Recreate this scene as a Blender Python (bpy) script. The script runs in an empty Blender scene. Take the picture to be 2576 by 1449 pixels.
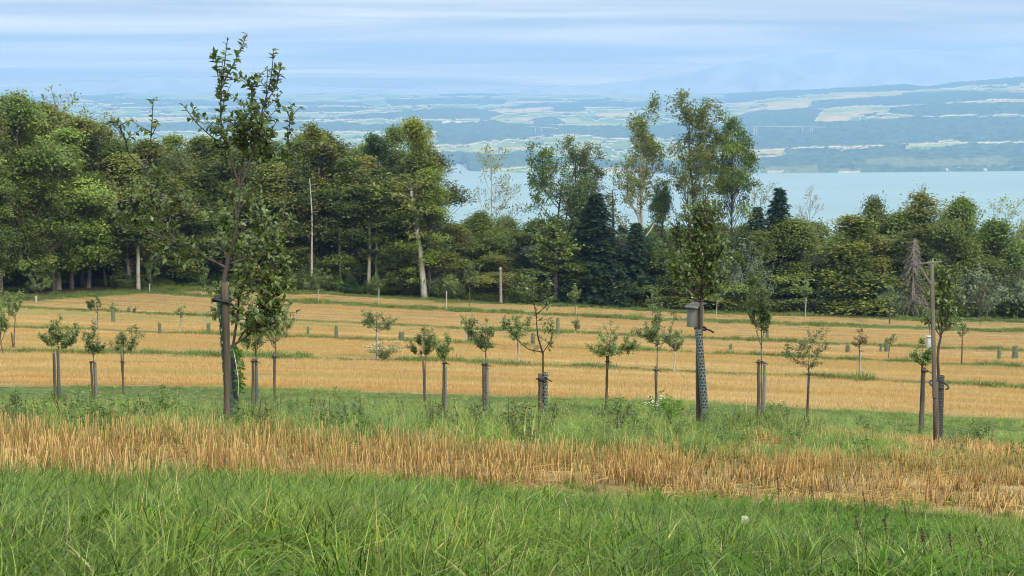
import bpy, math
import numpy as np
from mathutils import Matrix, Vector

# ------------------------------------------------------------------ camera, sky, sun, exposure
scene = bpy.context.scene
PITCH = math.radians(7.61)
FPX = 3740.0                      # focal length in units of a 2576 px wide picture
PW, PH = 2576.0, 1449.0
cam_data = bpy.data.cameras.new("camera")
cam_data.sensor_width = 36.0
cam_data.lens = 36.0 * FPX / PW
cam_data.clip_start = 0.1
cam_data.clip_end = 200000.0
cam = bpy.data.objects.new("camera", cam_data)
scene.collection.objects.link(cam)
cam.location = (0, 0, 0)
cam.rotation_euler = (math.radians(90) - PITCH, 0, 0)
scene.camera = cam

SUN_EL, SUN_AZ = math.radians(38), math.radians(148)   # azimuth clockwise from +Y: behind right
world = bpy.data.worlds.new("World")
scene.world = world
world.use_nodes = True
wn, wl = world.node_tree.nodes, world.node_tree.links
wn.clear()
w_out = wn.new("ShaderNodeOutputWorld")
w_bg = wn.new("ShaderNodeBackground")
w_sky = wn.new("ShaderNodeTexSky")
w_sky.sky_type = 'NISHITA'
w_sky.sun_disc = False
w_sky.sun_elevation = SUN_EL
w_sky.sun_rotation = SUN_AZ
w_sky.altitude = 800
w_bg.inputs["Strength"].default_value = 0.1

def wnode(t, **k):
    n = wn.new(t)
    for a, b in k.items():
        setattr(n, a, b)
    return n

def wmath(op, a, b=None, c=None):
    n = wnode("ShaderNodeMath", operation=op)
    for i, v in enumerate((a, b, c)):
        if v is None:
            continue
        if isinstance(v, (int, float)):
            n.inputs[i].default_value = v
        else:
            wl.new(v, n.inputs[i])
    return n.outputs[0]

w_tc = wnode("ShaderNodeTexCoord")
w_sep = wnode("ShaderNodeSeparateXYZ")
wl.new(w_tc.outputs["Generated"], w_sep.inputs[0])
w_z = wmath('MAXIMUM', w_sep.outputs[2], 0.0)
w_inv = wmath('DIVIDE', 1.0, wmath('ADD', w_z, 0.035))
w_comb = wnode("ShaderNodeCombineXYZ")
wl.new(wmath('MULTIPLY', w_sep.outputs[0], wmath('MULTIPLY', w_inv, 0.34)), w_comb.inputs[0])
wl.new(wmath('MULTIPLY', w_sep.outputs[1], wmath('MULTIPLY', w_inv, 0.62)), w_comb.inputs[1])
w_noise = wnode("ShaderNodeTexNoise")
w_noise.inputs["Scale"].default_value = 0.52
w_noise.inputs["Detail"].default_value = 6
w_noise.inputs["Roughness"].default_value = 0.5
w_noise.inputs["Distortion"].default_value = 0.6
wl.new(w_comb.outputs[0], w_noise.inputs["Vector"])
w_ramp = wnode("ShaderNodeValToRGB")
w_ramp.color_ramp.elements[0].position = 0.38
w_ramp.color_ramp.elements[0].color = (3.0, 3.5, 3.9, 1)
w_ramp.color_ramp.elements[1].position = 0.67
w_ramp.color_ramp.elements[1].color = (8.5, 8.6, 8.1, 1)
wl.new(w_noise.outputs[0], w_ramp.inputs[0])
# overcast sky: zenith brightened beyond CIE overcast, added to light the ground
w_zenith = wmath('ADD', 1.0, wmath('MULTIPLY', w_z, 4.0))
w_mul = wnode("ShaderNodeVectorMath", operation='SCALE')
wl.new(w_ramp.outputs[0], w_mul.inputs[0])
wl.new(w_zenith, w_mul.inputs["Scale"])
w_cov = wnode("ShaderNodeMapRange")
w_cov.inputs["From Min"].default_value = 0.30
w_cov.inputs["From Max"].default_value = 0.50
w_cov.inputs["To Min"].default_value = 0.62
w_cov.inputs["To Max"].default_value = 0.95
wl.new(w_noise.outputs[0], w_cov.inputs["Value"])
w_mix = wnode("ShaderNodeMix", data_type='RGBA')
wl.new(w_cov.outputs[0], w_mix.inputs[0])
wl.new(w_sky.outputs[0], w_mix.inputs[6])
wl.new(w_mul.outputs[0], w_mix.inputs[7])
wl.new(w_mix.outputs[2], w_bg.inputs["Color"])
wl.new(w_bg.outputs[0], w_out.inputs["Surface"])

sun_data = bpy.data.lights.new("sun", 'SUN')
sun_data.energy = 3.6
sun_data.angle = math.radians(16)
sun_data.color = (1.0, 0.95, 0.86)
sun = bpy.data.objects.new("sun", sun_data)
scene.collection.objects.link(sun)
_sd = Vector((math.sin(SUN_AZ) * math.cos(SUN_EL), math.cos(SUN_AZ) * math.cos(SUN_EL), math.sin(SUN_EL)))
sun.rotation_euler = _sd.to_track_quat('Z', 'Y').to_euler()
sun.location = _sd * 60

vs = scene.view_settings
vs.view_transform = 'Standard'
vs.look = 'None'
vs.gamma = 1.0
vs.use_curve_mapping = False
vs.exposure = 0.18
scene.render.engine = 'CYCLES'
cy = scene.cycles
cy.max_bounces = 4
cy.diffuse_bounces = 2
cy.glossy_bounces = 1
cy.transmission_bounces = 2
cy.transparent_max_bounces = 4
cy.volume_bounces = 0
cy.use_denoising = True
cy.use_adaptive_sampling = True
cy.adaptive_threshold = 0.01
cy.filter_width = 1.05

# ------------------------------------------------------------------ helpers
CO = scene.collection.objects
SP, CP = math.sin(PITCH), math.cos(PITCH)

def at(x, y, Y):
    """world point on the line of sight of design pixel (x, y) at forward distance Y"""
    u, v = (x - PW / 2) / FPX, (y - PH / 2) / FPX
    s = Y / (CP - v * SP)
    return np.array((u * s, Y, (-SP - v * CP) * s))

def slope_of(y):
    v = (np.asarray(y, float) - PH / 2) / FPX
    return (-SP - v * CP) / (CP - v * SP)

def to_px(P):
    P = np.asarray(P, float)
    d = P[..., 1] * CP - P[..., 2] * SP
    return PW / 2 + FPX * P[..., 0] / d, PH / 2 - FPX * (P[..., 1] * SP + P[..., 2] * CP) / d

def _h(ix, iy, seed):
    n = (ix.astype(np.int64) * 374761393 + iy.astype(np.int64) * 668265263 + seed * 974711) & 0x7fffffff
    n = ((n ^ (n >> 13)) * 1274126177) & 0x7fffffff
    return ((n ^ (n >> 16)) & 0xffff) / 65535.0

def vnoise(x, y, seed=0):
    x = np.asarray(x, float); y = np.asarray(y, float)
    x, y = np.broadcast_arrays(x, y)
    ix, iy = np.floor(x), np.floor(y)
    fx, fy = x - ix, y - iy
    fx = fx * fx * (3 - 2 * fx); fy = fy * fy * (3 - 2 * fy)
    a, b = _h(ix, iy, seed), _h(ix + 1, iy, seed)
    c, d = _h(ix, iy + 1, seed), _h(ix + 1, iy + 1, seed)
    return (a * (1 - fx) + b * fx) * (1 - fy) + (c * (1 - fx) + d * fx) * fy

def fbm(x, y, seed=0, o=4):
    s, a, t = 0, 1, 0
    for i in range(o):
        s = s + a * vnoise(np.asarray(x) * 2 ** i, np.asarray(y) * 2 ** i, seed + i * 7)
        t += a; a *= .5
    return s / t

# monotone cubic of the hill profile
_PY = np.array([-30, -5, 0, 4.5, 8.2, 13, 15.5, 20, 35, 52, 58, 82, 108, 138, 172, 190, 205, 260, 500, 1500, 2600, 3200, 4500.])
_PZ = np.array([-.2, -1.15, -1.32, -1.66, -2.40, -3.22, -3.68, -4.62, -7.9, -11.2, -12.05, -15.35, -18.75, -22.5, -25.8, -27.3, -30, -48, -120, -330, -398, -403, -404.])
_sl = np.diff(_PZ) / np.diff(_PY)
_m = np.concatenate(([_sl[0]], [0 if a * b <= 0 else 2 * a * b / (a + b) for a, b in zip(_sl[:-1], _sl[1:])], [_sl[-1]]))

def prof(Y):
    Y = np.clip(np.asarray(Y, float), _PY[0], _PY[-1])
    i = np.clip(np.searchsorted(_PY, Y) - 1, 0, len(_PY) - 2)
    h = _PY[i + 1] - _PY[i]; t = (Y - _PY[i]) / h
    return ((2 * t**3 - 3 * t**2 + 1) * _PZ[i] + (t**3 - 2 * t**2 + t) * h * _m[i]
            + (-2 * t**3 + 3 * t**2) * _PZ[i + 1] + (t**3 - t**2) * h * _m[i + 1])

def gz(X, Y):
    X = np.asarray(X, float); Y = np.asarray(Y, float)
    Ys = np.maximum(Y, 3.0)
    t = np.clip(X / Ys, -.55, .55)
    a = np.interp(Ys, [0, 13, 80, 150, 190, 260, 500], [.030, .031, .036, .046, .050, .05, 0])
    q = np.interp(Ys, [0, 12, 18, 26, 40, 80, 150, 190, 260, 500], [0, .01, .07, .06, .035, .030, -.02, -.05, -.05, 0])
    z = prof(Y) - Ys * (a * t + q * t * t)
    return z + .05 * (fbm(X * .35, Y * .35, 3, 2) - .5) * np.interp(Y, [0, 60, 150], [1, 1, 2.5])

def hit(x, y, y0=3., y1=230.):
    Ys = np.linspace(y0, y1, 4000)
    u, v = (x - PW / 2) / FPX, (y - PH / 2) / FPX
    s = Ys / (CP - v * SP)
    below = (-SP - v * CP) * s < gz(u * s, Ys)
    k = np.argmax(below)
    return Ys[k] if below.any() else y1

class MB:
    """collects vertices and triangles / quads for one mesh"""
    def __init__(s):
        s.v, s.f3, s.f4, s.c, s.n = [], [], [], [], 0
        s.m3, s.m4 = [], []
    def add(s, v, f3=None, f4=None, tint=.5, mat=0):
        v = np.asarray(v, float).reshape(-1, 3)
        s.v.append(v)
        s.c.append(np.broadcast_to(np.asarray(tint, float), (len(v),)))
        if f3 is not None and len(f3):
            f = np.asarray(f3, int) + s.n; s.f3.append(f); s.m3.append(np.full(len(f), mat))
        if f4 is not None and len(f4):
            f = np.asarray(f4, int) + s.n; s.f4.append(f); s.m4.append(np.full(len(f), mat))
        s.n += len(v)
    def tube(s, pts, rad, sides=5, tint=.5, cap=True, mat=0):
        pts = np.asarray(pts, float); n = len(pts)
        rad = np.broadcast_to(np.asarray(rad, float), (n,))
        tan = np.gradient(pts, axis=0)
        tan /= np.linalg.norm(tan, axis=1)[:, None] + 1e-12
        ref = np.array((1., 0, 0)) if abs(tan[:, 0]).mean() < .6 else np.array((0, 1., 0))
        a = np.cross(tan, ref); a /= np.linalg.norm(a, axis=1)[:, None] + 1e-12
        b = np.cross(tan, a)
        th = np.arange(sides) * 2 * math.pi / sides
        ring = a[:, None] * np.cos(th)[None, :, None] + b[:, None] * np.sin(th)[None, :, None]
        v = pts[:, None] + ring * rad[:, None, None]
        i = np.arange(n - 1)[:, None] * sides; j = np.arange(sides)[None]; j2 = (j + 1) % sides
        f = np.stack((i + j, i + j2, i + sides + j2, i + sides + j), -1).reshape(-1, 4)
        vv = v.reshape(-1, 3); f3 = []
        if cap:
            vv = np.concatenate((vv, pts[:1], pts[-1:]))
            c0, c1 = n * sides, n * sides + 1
            for k in range(sides):
                f3.append((c0, (k + 1) % sides, k))
                f3.append((c1, (n - 1) * sides + k, (n - 1) * sides + (k + 1) % sides))
        s.add(vv, f3, f, tint, mat)
    def box(s, c, size, R=None, tint=.5, mat=0):
        g = np.array([(x, y, z) for x in (-.5, .5) for y in (-.5, .5) for z in (-.5, .5)]) * np.asarray(size)
        if R is not None:
            g = g @ np.asarray(R).T
        s.add(g + np.asarray(c), None, [(0, 1, 3, 2), (4, 6, 7, 5), (0, 4, 5, 1), (2, 3, 7, 6), (0, 2, 6, 4), (1, 5, 7, 3)], tint, mat)
    def leaves(s, P, D, N, L, W, tint, fold=0., mat=0):
        """leaf blades: base P, direction D, facing N"""
        n = len(P)
        if n == 0:
            return
        D = D / (np.linalg.norm(D, axis=1)[:, None] + 1e-9)
        S = np.cross(D, N); S /= np.linalg.norm(S, axis=1)[:, None] + 1e-9
        U = np.cross(S, D)
        L = np.broadcast_to(L, (n,))[:, None]; W = np.broadcast_to(W, (n,))[:, None]
        tint = np.broadcast_to(tint, (n,))
        if fold:
            v = np.stack((P, P + D * L * .45 + S * W * .5 + U * W * fold, P + D * L - U * L * .12, P + D * L * .45 - S * W * .5 + U * W * fold, P + D * L * .5), 1)
            b = np.arange(n)[:, None] * 5
            f = np.concatenate([b + np.array(q)[None] for q in ((0, 1, 4), (1, 2, 4), (0, 4, 3), (4, 2, 3))])
            s.add(v.reshape(-1, 3), f, None, np.repeat(tint, 5), mat)
        else:
            v = np.stack((P, P + D * L * .42 + S * W * .5, P + D * L, P + D * L * .42 - S * W * .5), 1)
            b = np.arange(n)[:, None] * 4
            s.add(v.reshape(-1, 3), None, b + np.arange(4)[None], np.repeat(tint, 4), mat)
    def mesh(s, name, mats, smooth=False):
        me = bpy.data.meshes.new(name)
        if not s.v:
            return me
        v = np.concatenate(s.v)
        f3 = np.concatenate(s.f3) if s.f3 else np.zeros((0, 3), int)
        f4 = np.concatenate(s.f4) if s.f4 else np.zeros((0, 4), int)
        m = np.concatenate(s.m3 + s.m4) if (s.m3 or s.m4) else np.zeros(0, int)
        me.vertices.add(len(v)); me.vertices.foreach_set("co", v.astype(np.float32).ravel())
        nl = f3.size + f4.size
        me.loops.add(nl)
        me.loops.foreach_set("vertex_index", np.concatenate((f3.ravel(), f4.ravel())).astype(np.int32))
        st = np.concatenate((np.arange(len(f3)) * 3, f3.size + np.arange(len(f4)) * 4)).astype(np.int32)
        me.polygons.add(len(st))
        me.polygons.foreach_set("loop_start", st)
        me.polygons.foreach_set("material_index", m.astype(np.int32))
        if smooth:
            me.polygons.foreach_set("use_smooth", np.ones(len(st), bool))
        at_ = me.attributes.new("tint", 'FLOAT', 'POINT')
        at_.data.foreach_set("value", np.concatenate(s.c).astype(np.float32))
        me.update(calc_edges=True)
        for q in (mats if isinstance(mats, (list, tuple)) else [mats]):
            me.materials.append(q)
        return me

def link(name, me, parent=None, loc=None):
    o = bpy.data.objects.new(name, me)
    CO.link(o)
    if parent is not None:
        o.parent = parent
    if loc is not None:
        o.location = tuple(float(q) for q in loc)
    return o

def tag(o, label=None, cat=None, group=None, kind=None):
    if label: o["label"] = label
    if cat: o["category"] = cat
    if group: o["group"] = group
    if kind: o["kind"] = kind
    return o

def thing(name, loc, label, cat, group=None):
    return tag(link(name, None, None, loc), label, cat, group)

def unit(v):
    v = np.asarray(v, float)
    return v / (np.linalg.norm(v, axis=-1, keepdims=True) + 1e-12)

def bez(p0, p1, p2, n):
    t = np.linspace(0, 1, n)[:, None]
    return (1 - t)**2 * p0 + 2 * t * (1 - t) * p1 + t**2 * p2

# ------------------------------------------------------------------ materials
class NT:
    def __init__(s, name):
        s.m = bpy.data.materials.new(name); s.m.use_nodes = True
        s.n, s.l = s.m.node_tree.nodes, s.m.node_tree.links
        s.n.clear(); s.out = s.n.new("ShaderNodeOutputMaterial")
    def node(s, t, ins=None, **k):
        n = s.n.new(t)
        for a, b in k.items(): setattr(n, a, b)
        for a, b in (ins or {}).items():
            if hasattr(b, "node"): s.l.new(b, n.inputs[a])
            else: n.inputs[a].default_value = b
        return n
    def mix(s, f, a, b, blend='MIX'):
        n = s.n.new("ShaderNodeMix"); n.data_type = 'RGBA'; n.blend_type = blend
        for i, q in ((0, f), (6, a), (7, b)):
            if hasattr(q, "node"): s.l.new(q, n.inputs[i])
            elif i == 0: n.inputs[0].default_value = q
            else: n.inputs[i].default_value = (*q, 1) if len(q) == 3 else q
        return n.outputs[2]
    def noise(s, scale, detail=4, rough=.55, vec=None, dim=None):
        n = s.node("ShaderNodeTexNoise", {"Scale": scale, "Detail": detail, "Roughness": rough})
        if vec is not None: s.l.new(vec, n.inputs["Vector"])
        return n.outputs[0]
    def rng(s, v, a, b, c=0., d=1.):
        return s.node("ShaderNodeMapRange", {"Value": v, "From Min": a, "From Max": b, "To Min": c, "To Max": d}).outputs[0]
    def math(s, op, a, b=0.):
        return s.node("ShaderNodeMath", {0: a, 1: b}, operation=op).outputs[0]
    def pos(s): return s.node("ShaderNodeNewGeometry").outputs["Position"]
    def attr(s, name, inst=False):
        n = s.node("ShaderNodeAttribute", attribute_name=name)
        if inst: n.attribute_type = 'INSTANCER'
        return n
    def bump(s, h, strength=.5, dist=.02):
        return s.node("ShaderNodeBump", {"Height": h, "Strength": strength, "Distance": dist}).outputs[0]
    def pbr(s, col, rough=.8, spec=.3, normal=None, **k):
        n = s.node("ShaderNodeBsdfPrincipled", {"Base Color": col if hasattr(col, "node") else (*col, 1), "Roughness": rough, "Specular IOR Level": spec})
        if normal is not None: s.l.new(normal, n.inputs["Normal"])
        return n.outputs[0]
    def done(s, sh): s.l.new(sh, s.out.inputs["Surface"]); return s.m

def leaf_mat(name, dark, light, trans=.35, rough=.5, spec=.35, var=.25, hue2=None):
    t = NT(name)
    c = t.mix(t.attr("tint").outputs["Fac"], dark, light)
    oi = t.node("ShaderNodeObjectInfo")
    c = t.mix(1.0, c, oi.outputs["Color"], 'MULTIPLY')
    k = t.rng(oi.outputs["Random"], 0, 1, 1 - var, 1 + var)
    c = t.node("ShaderNodeVectorMath", {0: c, "Scale": k}, operation='SCALE').outputs[0]
    if hue2 is not None:
        f = t.rng(t.noise(1.3, 2, .5, t.pos()), .52, .72)
        c = t.mix(f, c, hue2)
    p = t.pbr(c, rough, spec)
    tr = t.node("ShaderNodeBsdfTranslucent", {"Color": t.mix(1.0, c, (1.25, 1.3, .65), 'MULTIPLY')}).outputs[0]
    return t.done(t.node("ShaderNodeMixShader", {0: trans, 1: p, 2: tr}).outputs[0])

def bark_mat(name, a, b, scale=6., stretch=.25):
    t = NT(name)
    tc = t.node("ShaderNodeTexCoord").outputs["Object"]
    mp = t.node("ShaderNodeMapping", {"Vector": tc, "Scale": (1, 1, stretch)}).outputs[0]
    n = t.noise(scale, 6, .65, mp)
    c = t.mix(t.rng(n, .3, .7), a, b)
    return t.done(t.pbr(c, .9, .15, t.bump(n, .6, .02)))

def plain_mat(name, a, b, scale, rough=.7, spec=.3):
    t = NT(name)
    n = t.noise(scale, 4, .6, t.node("ShaderNodeTexCoord").outputs["Object"])
    return t.done(t.pbr(t.mix(t.rng(n, .3, .7), a, b), rough, spec))

M = {}
M['beech'] = leaf_mat("beech_leaf", (.052, .082, .016), (.225, .285, .062), .42, .5)
M['olive'] = leaf_mat("olive_leaf", (.066, .084, .017), (.27, .285, .068), .42, .5)
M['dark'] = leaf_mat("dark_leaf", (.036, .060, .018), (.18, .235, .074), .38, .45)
M['willow'] = leaf_mat("willow_leaf", (.08, .11, .06), (.33, .39, .26), .3, .45)
M['spruce'] = leaf_mat("spruce_needles", (.016, .036, .016), (.060, .100, .042), .2, .5)
M['orchard'] = leaf_mat("orchard_leaf", (.040, .068, .015), (.165, .23, .058), .35, .4, .5)
M['orchard2'] = leaf_mat("orchard_leaf_light", (.060, .095, .022), (.22, .28, .075), .35, .4, .5)
M['orchard3'] = leaf_mat("orchard_leaf_red", (.06, .045, .018), (.14, .12, .045), .35, .4, .4)
M['bark'] = bark_mat("bark_brown", (.055, .045, .035), (.14, .12, .095))
M['barkdark'] = bark_mat("bark_dark", (.025, .02, .016), (.085, .07, .055), 9)
M['barkpale'] = bark_mat("bark_pale", (.16, .15, .12), (.42, .40, .34), 3)
M['deadwood'] = bark_mat("dead_wood", (.12, .10, .08), (.30, .27, .23), 8)
M['rust'] = bark_mat("dead_reddish", (.07, .035, .02), (.16, .09, .05), 8)
M['stake'] = bark_mat("stake_wood", (.022, .017, .012), (.13, .105, .078), 22, .06)
M['stakepale'] = bark_mat("stake_pale", (.22, .19, .15), (.42, .38, .32), 14, .08)
M['board'] = bark_mat("grey_board", (.065, .058, .045), (.16, .145, .115), 20, .08)
M['boxboard'] = bark_mat("box_board", (.10, .096, .085), (.24, .23, .205), 16, .08)
M['guard'] = plain_mat("guard_plastic", (.06, .078, .072), (.115, .14, .13), 20, .5)
M['guardgreen'] = plain_mat("guard_green", (.022, .050, .040), (.045, .085, .070), 12, .5)
M['guarddark'] = plain_mat("guard_dark", (.028, .034, .032), (.06, .07, .066), 20, .5)
M['guardpale'] = plain_mat("guard_pale", (.11, .125, .125), (.20, .22, .22), 20, .5)
M['net'] = plain_mat("net_plastic", (.08, .10, .06), (.16, .19, .12), 8, .6)
M['rubber'] = plain_mat("rubber", (.008, .008, .008), (.016, .016, .015), 20, .6)
M['string'] = plain_mat("string", (.55, .54, .5), (.7, .69, .65), 20, .7)
M['boxgrey'] = plain_mat("woodcrete", (.32, .33, .31), (.44, .45, .42), 20, .85)
M['petalred'] = plain_mat("poppy", (.55, .035, .01), (.7, .07, .02), 30, .5)
M['white'] = plain_mat("white_petal", (.65, .66, .58), (.8, .8, .74), 30, .7)
M['fluff'] = plain_mat("seed_fluff", (.5, .48, .42), (.72, .70, .64), 60, .9)
M['stalk'] = plain_mat("stalk", (.035, .022, .015), (.09, .06, .035), 12, .7)
M['vine'] = leaf_mat("vine_leaf", (.06, .13, .015), (.13, .25, .03), .45, .4)
# ------------------------------------------------------------------ land cover of the hill
def wob(X, k):
    return .30 * np.sin(X * .83 + k * 1.7) + .18 * np.sin(X * 2.1 + k * 3.1) + .5 * (vnoise(X * .6, k * 3.3, 11) - .5)

def edge_Y(X):
    """plan line of the wood's edge"""
    t = np.asarray(X, float) / 190.
    return np.interp(t, [-.6, -.30, -.262, -.235, -.20, -.1, .1, .6], [128, 140, 153, 172, 188, 190, 190, 190]) + 1.5 * np.sin(np.asarray(X) * .21)

STRIPS = [(81.0, 84.4), (106.6, 110.0), (136.8, 140.6), (167.0, 173.0)]

def grassy(X, Y):
    """1 where grass grows, 0 where stubble stands"""
    X = np.asarray(X, float); Y = np.asarray(Y, float)
    te = X / np.maximum(Y, 1.)
    g = (Y < 8.78 + np.where(te > 0, 1.1, .3) * te + 1.1 * wob(X, 1)).astype(float)
    g = np.maximum(g, ((Y > 13.1 + wob(X, 2) + 1.2 * np.clip(X / np.maximum(Y, 1) - .15, 0, .3) / .2) & (Y < 57.5 + 2 * wob(X * .4, 3))))
    t = X / np.maximum(Y, 1.)
    patch = (t > .16) & (Y > 15) & (Y < 30) & (fbm(X * .5, Y * .35, 5, 2) > .47)
    g = np.where(patch, 0., g)
    for k, (a, b) in enumerate(STRIPS):
        w = wob(X * .35, 5 + k)
        g = np.maximum(g, (Y > a + w) & (Y < b + w))
    e = edge_Y(X)
    verge = np.interp(t, [-.4, -.26, -.2, -.1, .1, .4], [16, 12, 9, 6.5, 6.5, 8.0])
    g = np.maximum(g, Y > e - verge + 1.5 * wob(X * .3, 9))
    return g

def swath(t):
    """pale straw swaths and wheel lines left by the harvester, running along the rows"""
    p = t.pos()
    y = t.node("ShaderNodeSeparateXYZ", {0: p}).outputs[1]
    wv = t.noise(.05, 2, .5, p)
    ph = t.math('ADD', t.math('MULTIPLY', y, 2.05), t.math('MULTIPLY', wv, 9.0))
    s = t.rng(t.math('SINE', ph), .72, .98)
    brk = t.rng(t.noise(.35, 3, .6, t.node("ShaderNodeMapping", {"Vector": p, "Scale": (.25, 1, 1)}).outputs[0]), .42, .62)
    return t.math('MULTIPLY', t.math('MULTIPLY', s, brk), .75)

def ground_material():
    t = NT("ground")
    p = t.pos()
    g = t.attr("cover").outputs["Fac"]
    fine = t.noise(9, 5, .7, p)
    mp = t.node("ShaderNodeMapping", {"Vector": p, "Scale": (.05, 1.0, 1.0)}).outputs[0]
    rows = t.noise(.9, 4, .6, mp)
    straw = t.mix(t.rng(rows, .35, .65), (.17, .11, .042), (.36, .265, .12))
    straw = t.mix(swath(t), straw, (.52, .40, .19))
    straw = t.mix(t.rng(fine, .35, .75), t.mix(.6, straw, (.12, .07, .03)), straw)
    weeds = t.rng(t.noise(.14, 4, .6, mp), .52, .68)
    straw = t.mix(t.math('MULTIPLY', weeds, .7), straw, (.16, .18, .05))
    gr = t.mix(t.rng(t.noise(.5, 5, .65, p), .3, .7), (.045, .085, .018), (.13, .17, .05))
    gr = t.mix(t.rng(fine, .3, .8), t.mix(.6, gr, (.03, .04, .012)), gr)
    c = t.mix(g, straw, gr)
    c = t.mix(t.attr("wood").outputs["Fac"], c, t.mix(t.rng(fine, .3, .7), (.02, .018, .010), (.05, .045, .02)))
    return t.done(t.pbr(c, .95, .1, t.bump(fine, .8, .08)))

def build_ground():
    Ys = np.concatenate((np.linspace(-12, 3, 16), np.arange(3.2, 60, .22), np.arange(60, 200, .45),
                         np.linspace(200, 300, 40), np.geomspace(305, 4400, 60)))
    ts = np.linspace(-.62, .62, 190)
    T, YY = np.meshgrid(ts, Ys)
    X = T * np.maximum(YY, 14.0)
    Z = gz(X, YY)
    nr, nc = X.shape
    idx = np.arange(nr * nc).reshape(nr, nc)
    f = np.stack((idx[:-1, :-1], idx[:-1, 1:], idx[1:, 1:], idx[1:, :-1]), -1).reshape(-1, 4)
    mb = MB(); mb.add(np.stack((X, YY, Z), -1).reshape(-1, 3), None, f)
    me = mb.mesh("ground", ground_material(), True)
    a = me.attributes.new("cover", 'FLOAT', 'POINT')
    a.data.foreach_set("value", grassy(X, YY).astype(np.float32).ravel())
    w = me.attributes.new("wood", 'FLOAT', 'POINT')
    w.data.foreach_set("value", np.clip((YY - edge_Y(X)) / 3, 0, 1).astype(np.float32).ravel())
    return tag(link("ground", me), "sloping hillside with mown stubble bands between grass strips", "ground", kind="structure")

build_ground()

# ------------------------------------------------------------------ lake
LAKE = -400.0
t = NT("lake_water")
p = t.pos()
mp = t.node("ShaderNodeMapping", {"Vector": p, "Scale": (.0006, .0022, 1)}).outputs[0]
n1 = t.noise(1.0, 4, .6, mp)
col = t.mix(t.rng(n1, .35, .65), (.12, .205, .19), (.16, .25, .23))
M['lake'] = t.done(t.pbr(col, .42, .45, t.bump(t.noise(.05, 3, .6, p), .25, 2.0)))
mb = MB()
lx = np.linspace(-16000, 16000, 9); ly = np.linspace(2300, 12500, 7)
LX, LY = np.meshgrid(lx, ly)
ii = np.arange(LX.size).reshape(LX.shape)
mb.add(np.stack((LX, LY, np.full(LX.shape, LAKE)), -1).reshape(-1, 3), None,
       np.stack((ii[:-1, :-1], ii[:-1, 1:], ii[1:, 1:], ii[1:, :-1]), -1).reshape(-1, 4))
tag(link("lake", mb.mesh("lake", M['lake'])), "wide pale turquoise lake below the wooded hill", "lake", kind="structure")

# ------------------------------------------------------------------ far shore: fields, woods, hills
def shore_y(x):
    return np.interp(x, [-400, 900, 1090, 1160, 1180, 1250, 1300, 1520, 1600, 1900, 2576, 3000],
                     [408, 408, 409, 413, 430, 433, 436, 437, 437, 436, 430, 428])

def top_y(x):
    return np.interp(x, [-400, 1200, 1700, 1800, 1900, 2100, 2300, 2330, 2450, 2576, 3000],
                     [238, 238, 240, 240, 234, 226, 214, 216, 208, 196, 178])

S_TAB = np.array([0, .18, .38, .58, .73, .83, .905, .96, 1.])
D_MID = np.array([7200, 8000, 9000, 10300, 12000, 13800, 15800, 17200, 18800.])
D_RGT = np.array([7000, 7600, 8400, 9300, 10200, 11300, 12500, 13600, 15000.])

def far_D(x, y):
    s = np.clip((shore_y(x) - y) / (shore_y(x) - top_y(x)), 0, 1)
    base = LAKE / slope_of(shore_y(x))
    k = np.clip((x - 1500) / 1000., 0, 1); k = k * k * (3 - 2 * k)
    dm = np.interp(s, S_TAB, D_MID); dr = np.interp(s, S_TAB, D_RGT)
    d = dm * (1 - k) + dr * k
    d0 = D_MID[0] * (1 - k) + D_RGT[0] * k
    return d + (base - d0) * (1 - s) ** 2

def z6(*p): return [(805 + .35 * a, 212.5 + .35 * b) for a, b in p]
def z7(*p): return [(1771 + .3125 * a, 161 + .3125 * b) for a, b in p]

def inpoly(x, y, poly):
    r = np.zeros(x.shape, bool)
    n = len(poly)
    for i in range(n):
        (x1, y1), (x2, y2) = poly[i], poly[(i + 1) % n]
        c = ((y1 > y) != (y2 > y)) & (x < (x2 - x1) * (y - y1) / (y2 - y1 + 1e-9) + x1)
        r ^= c
    return r

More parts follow.
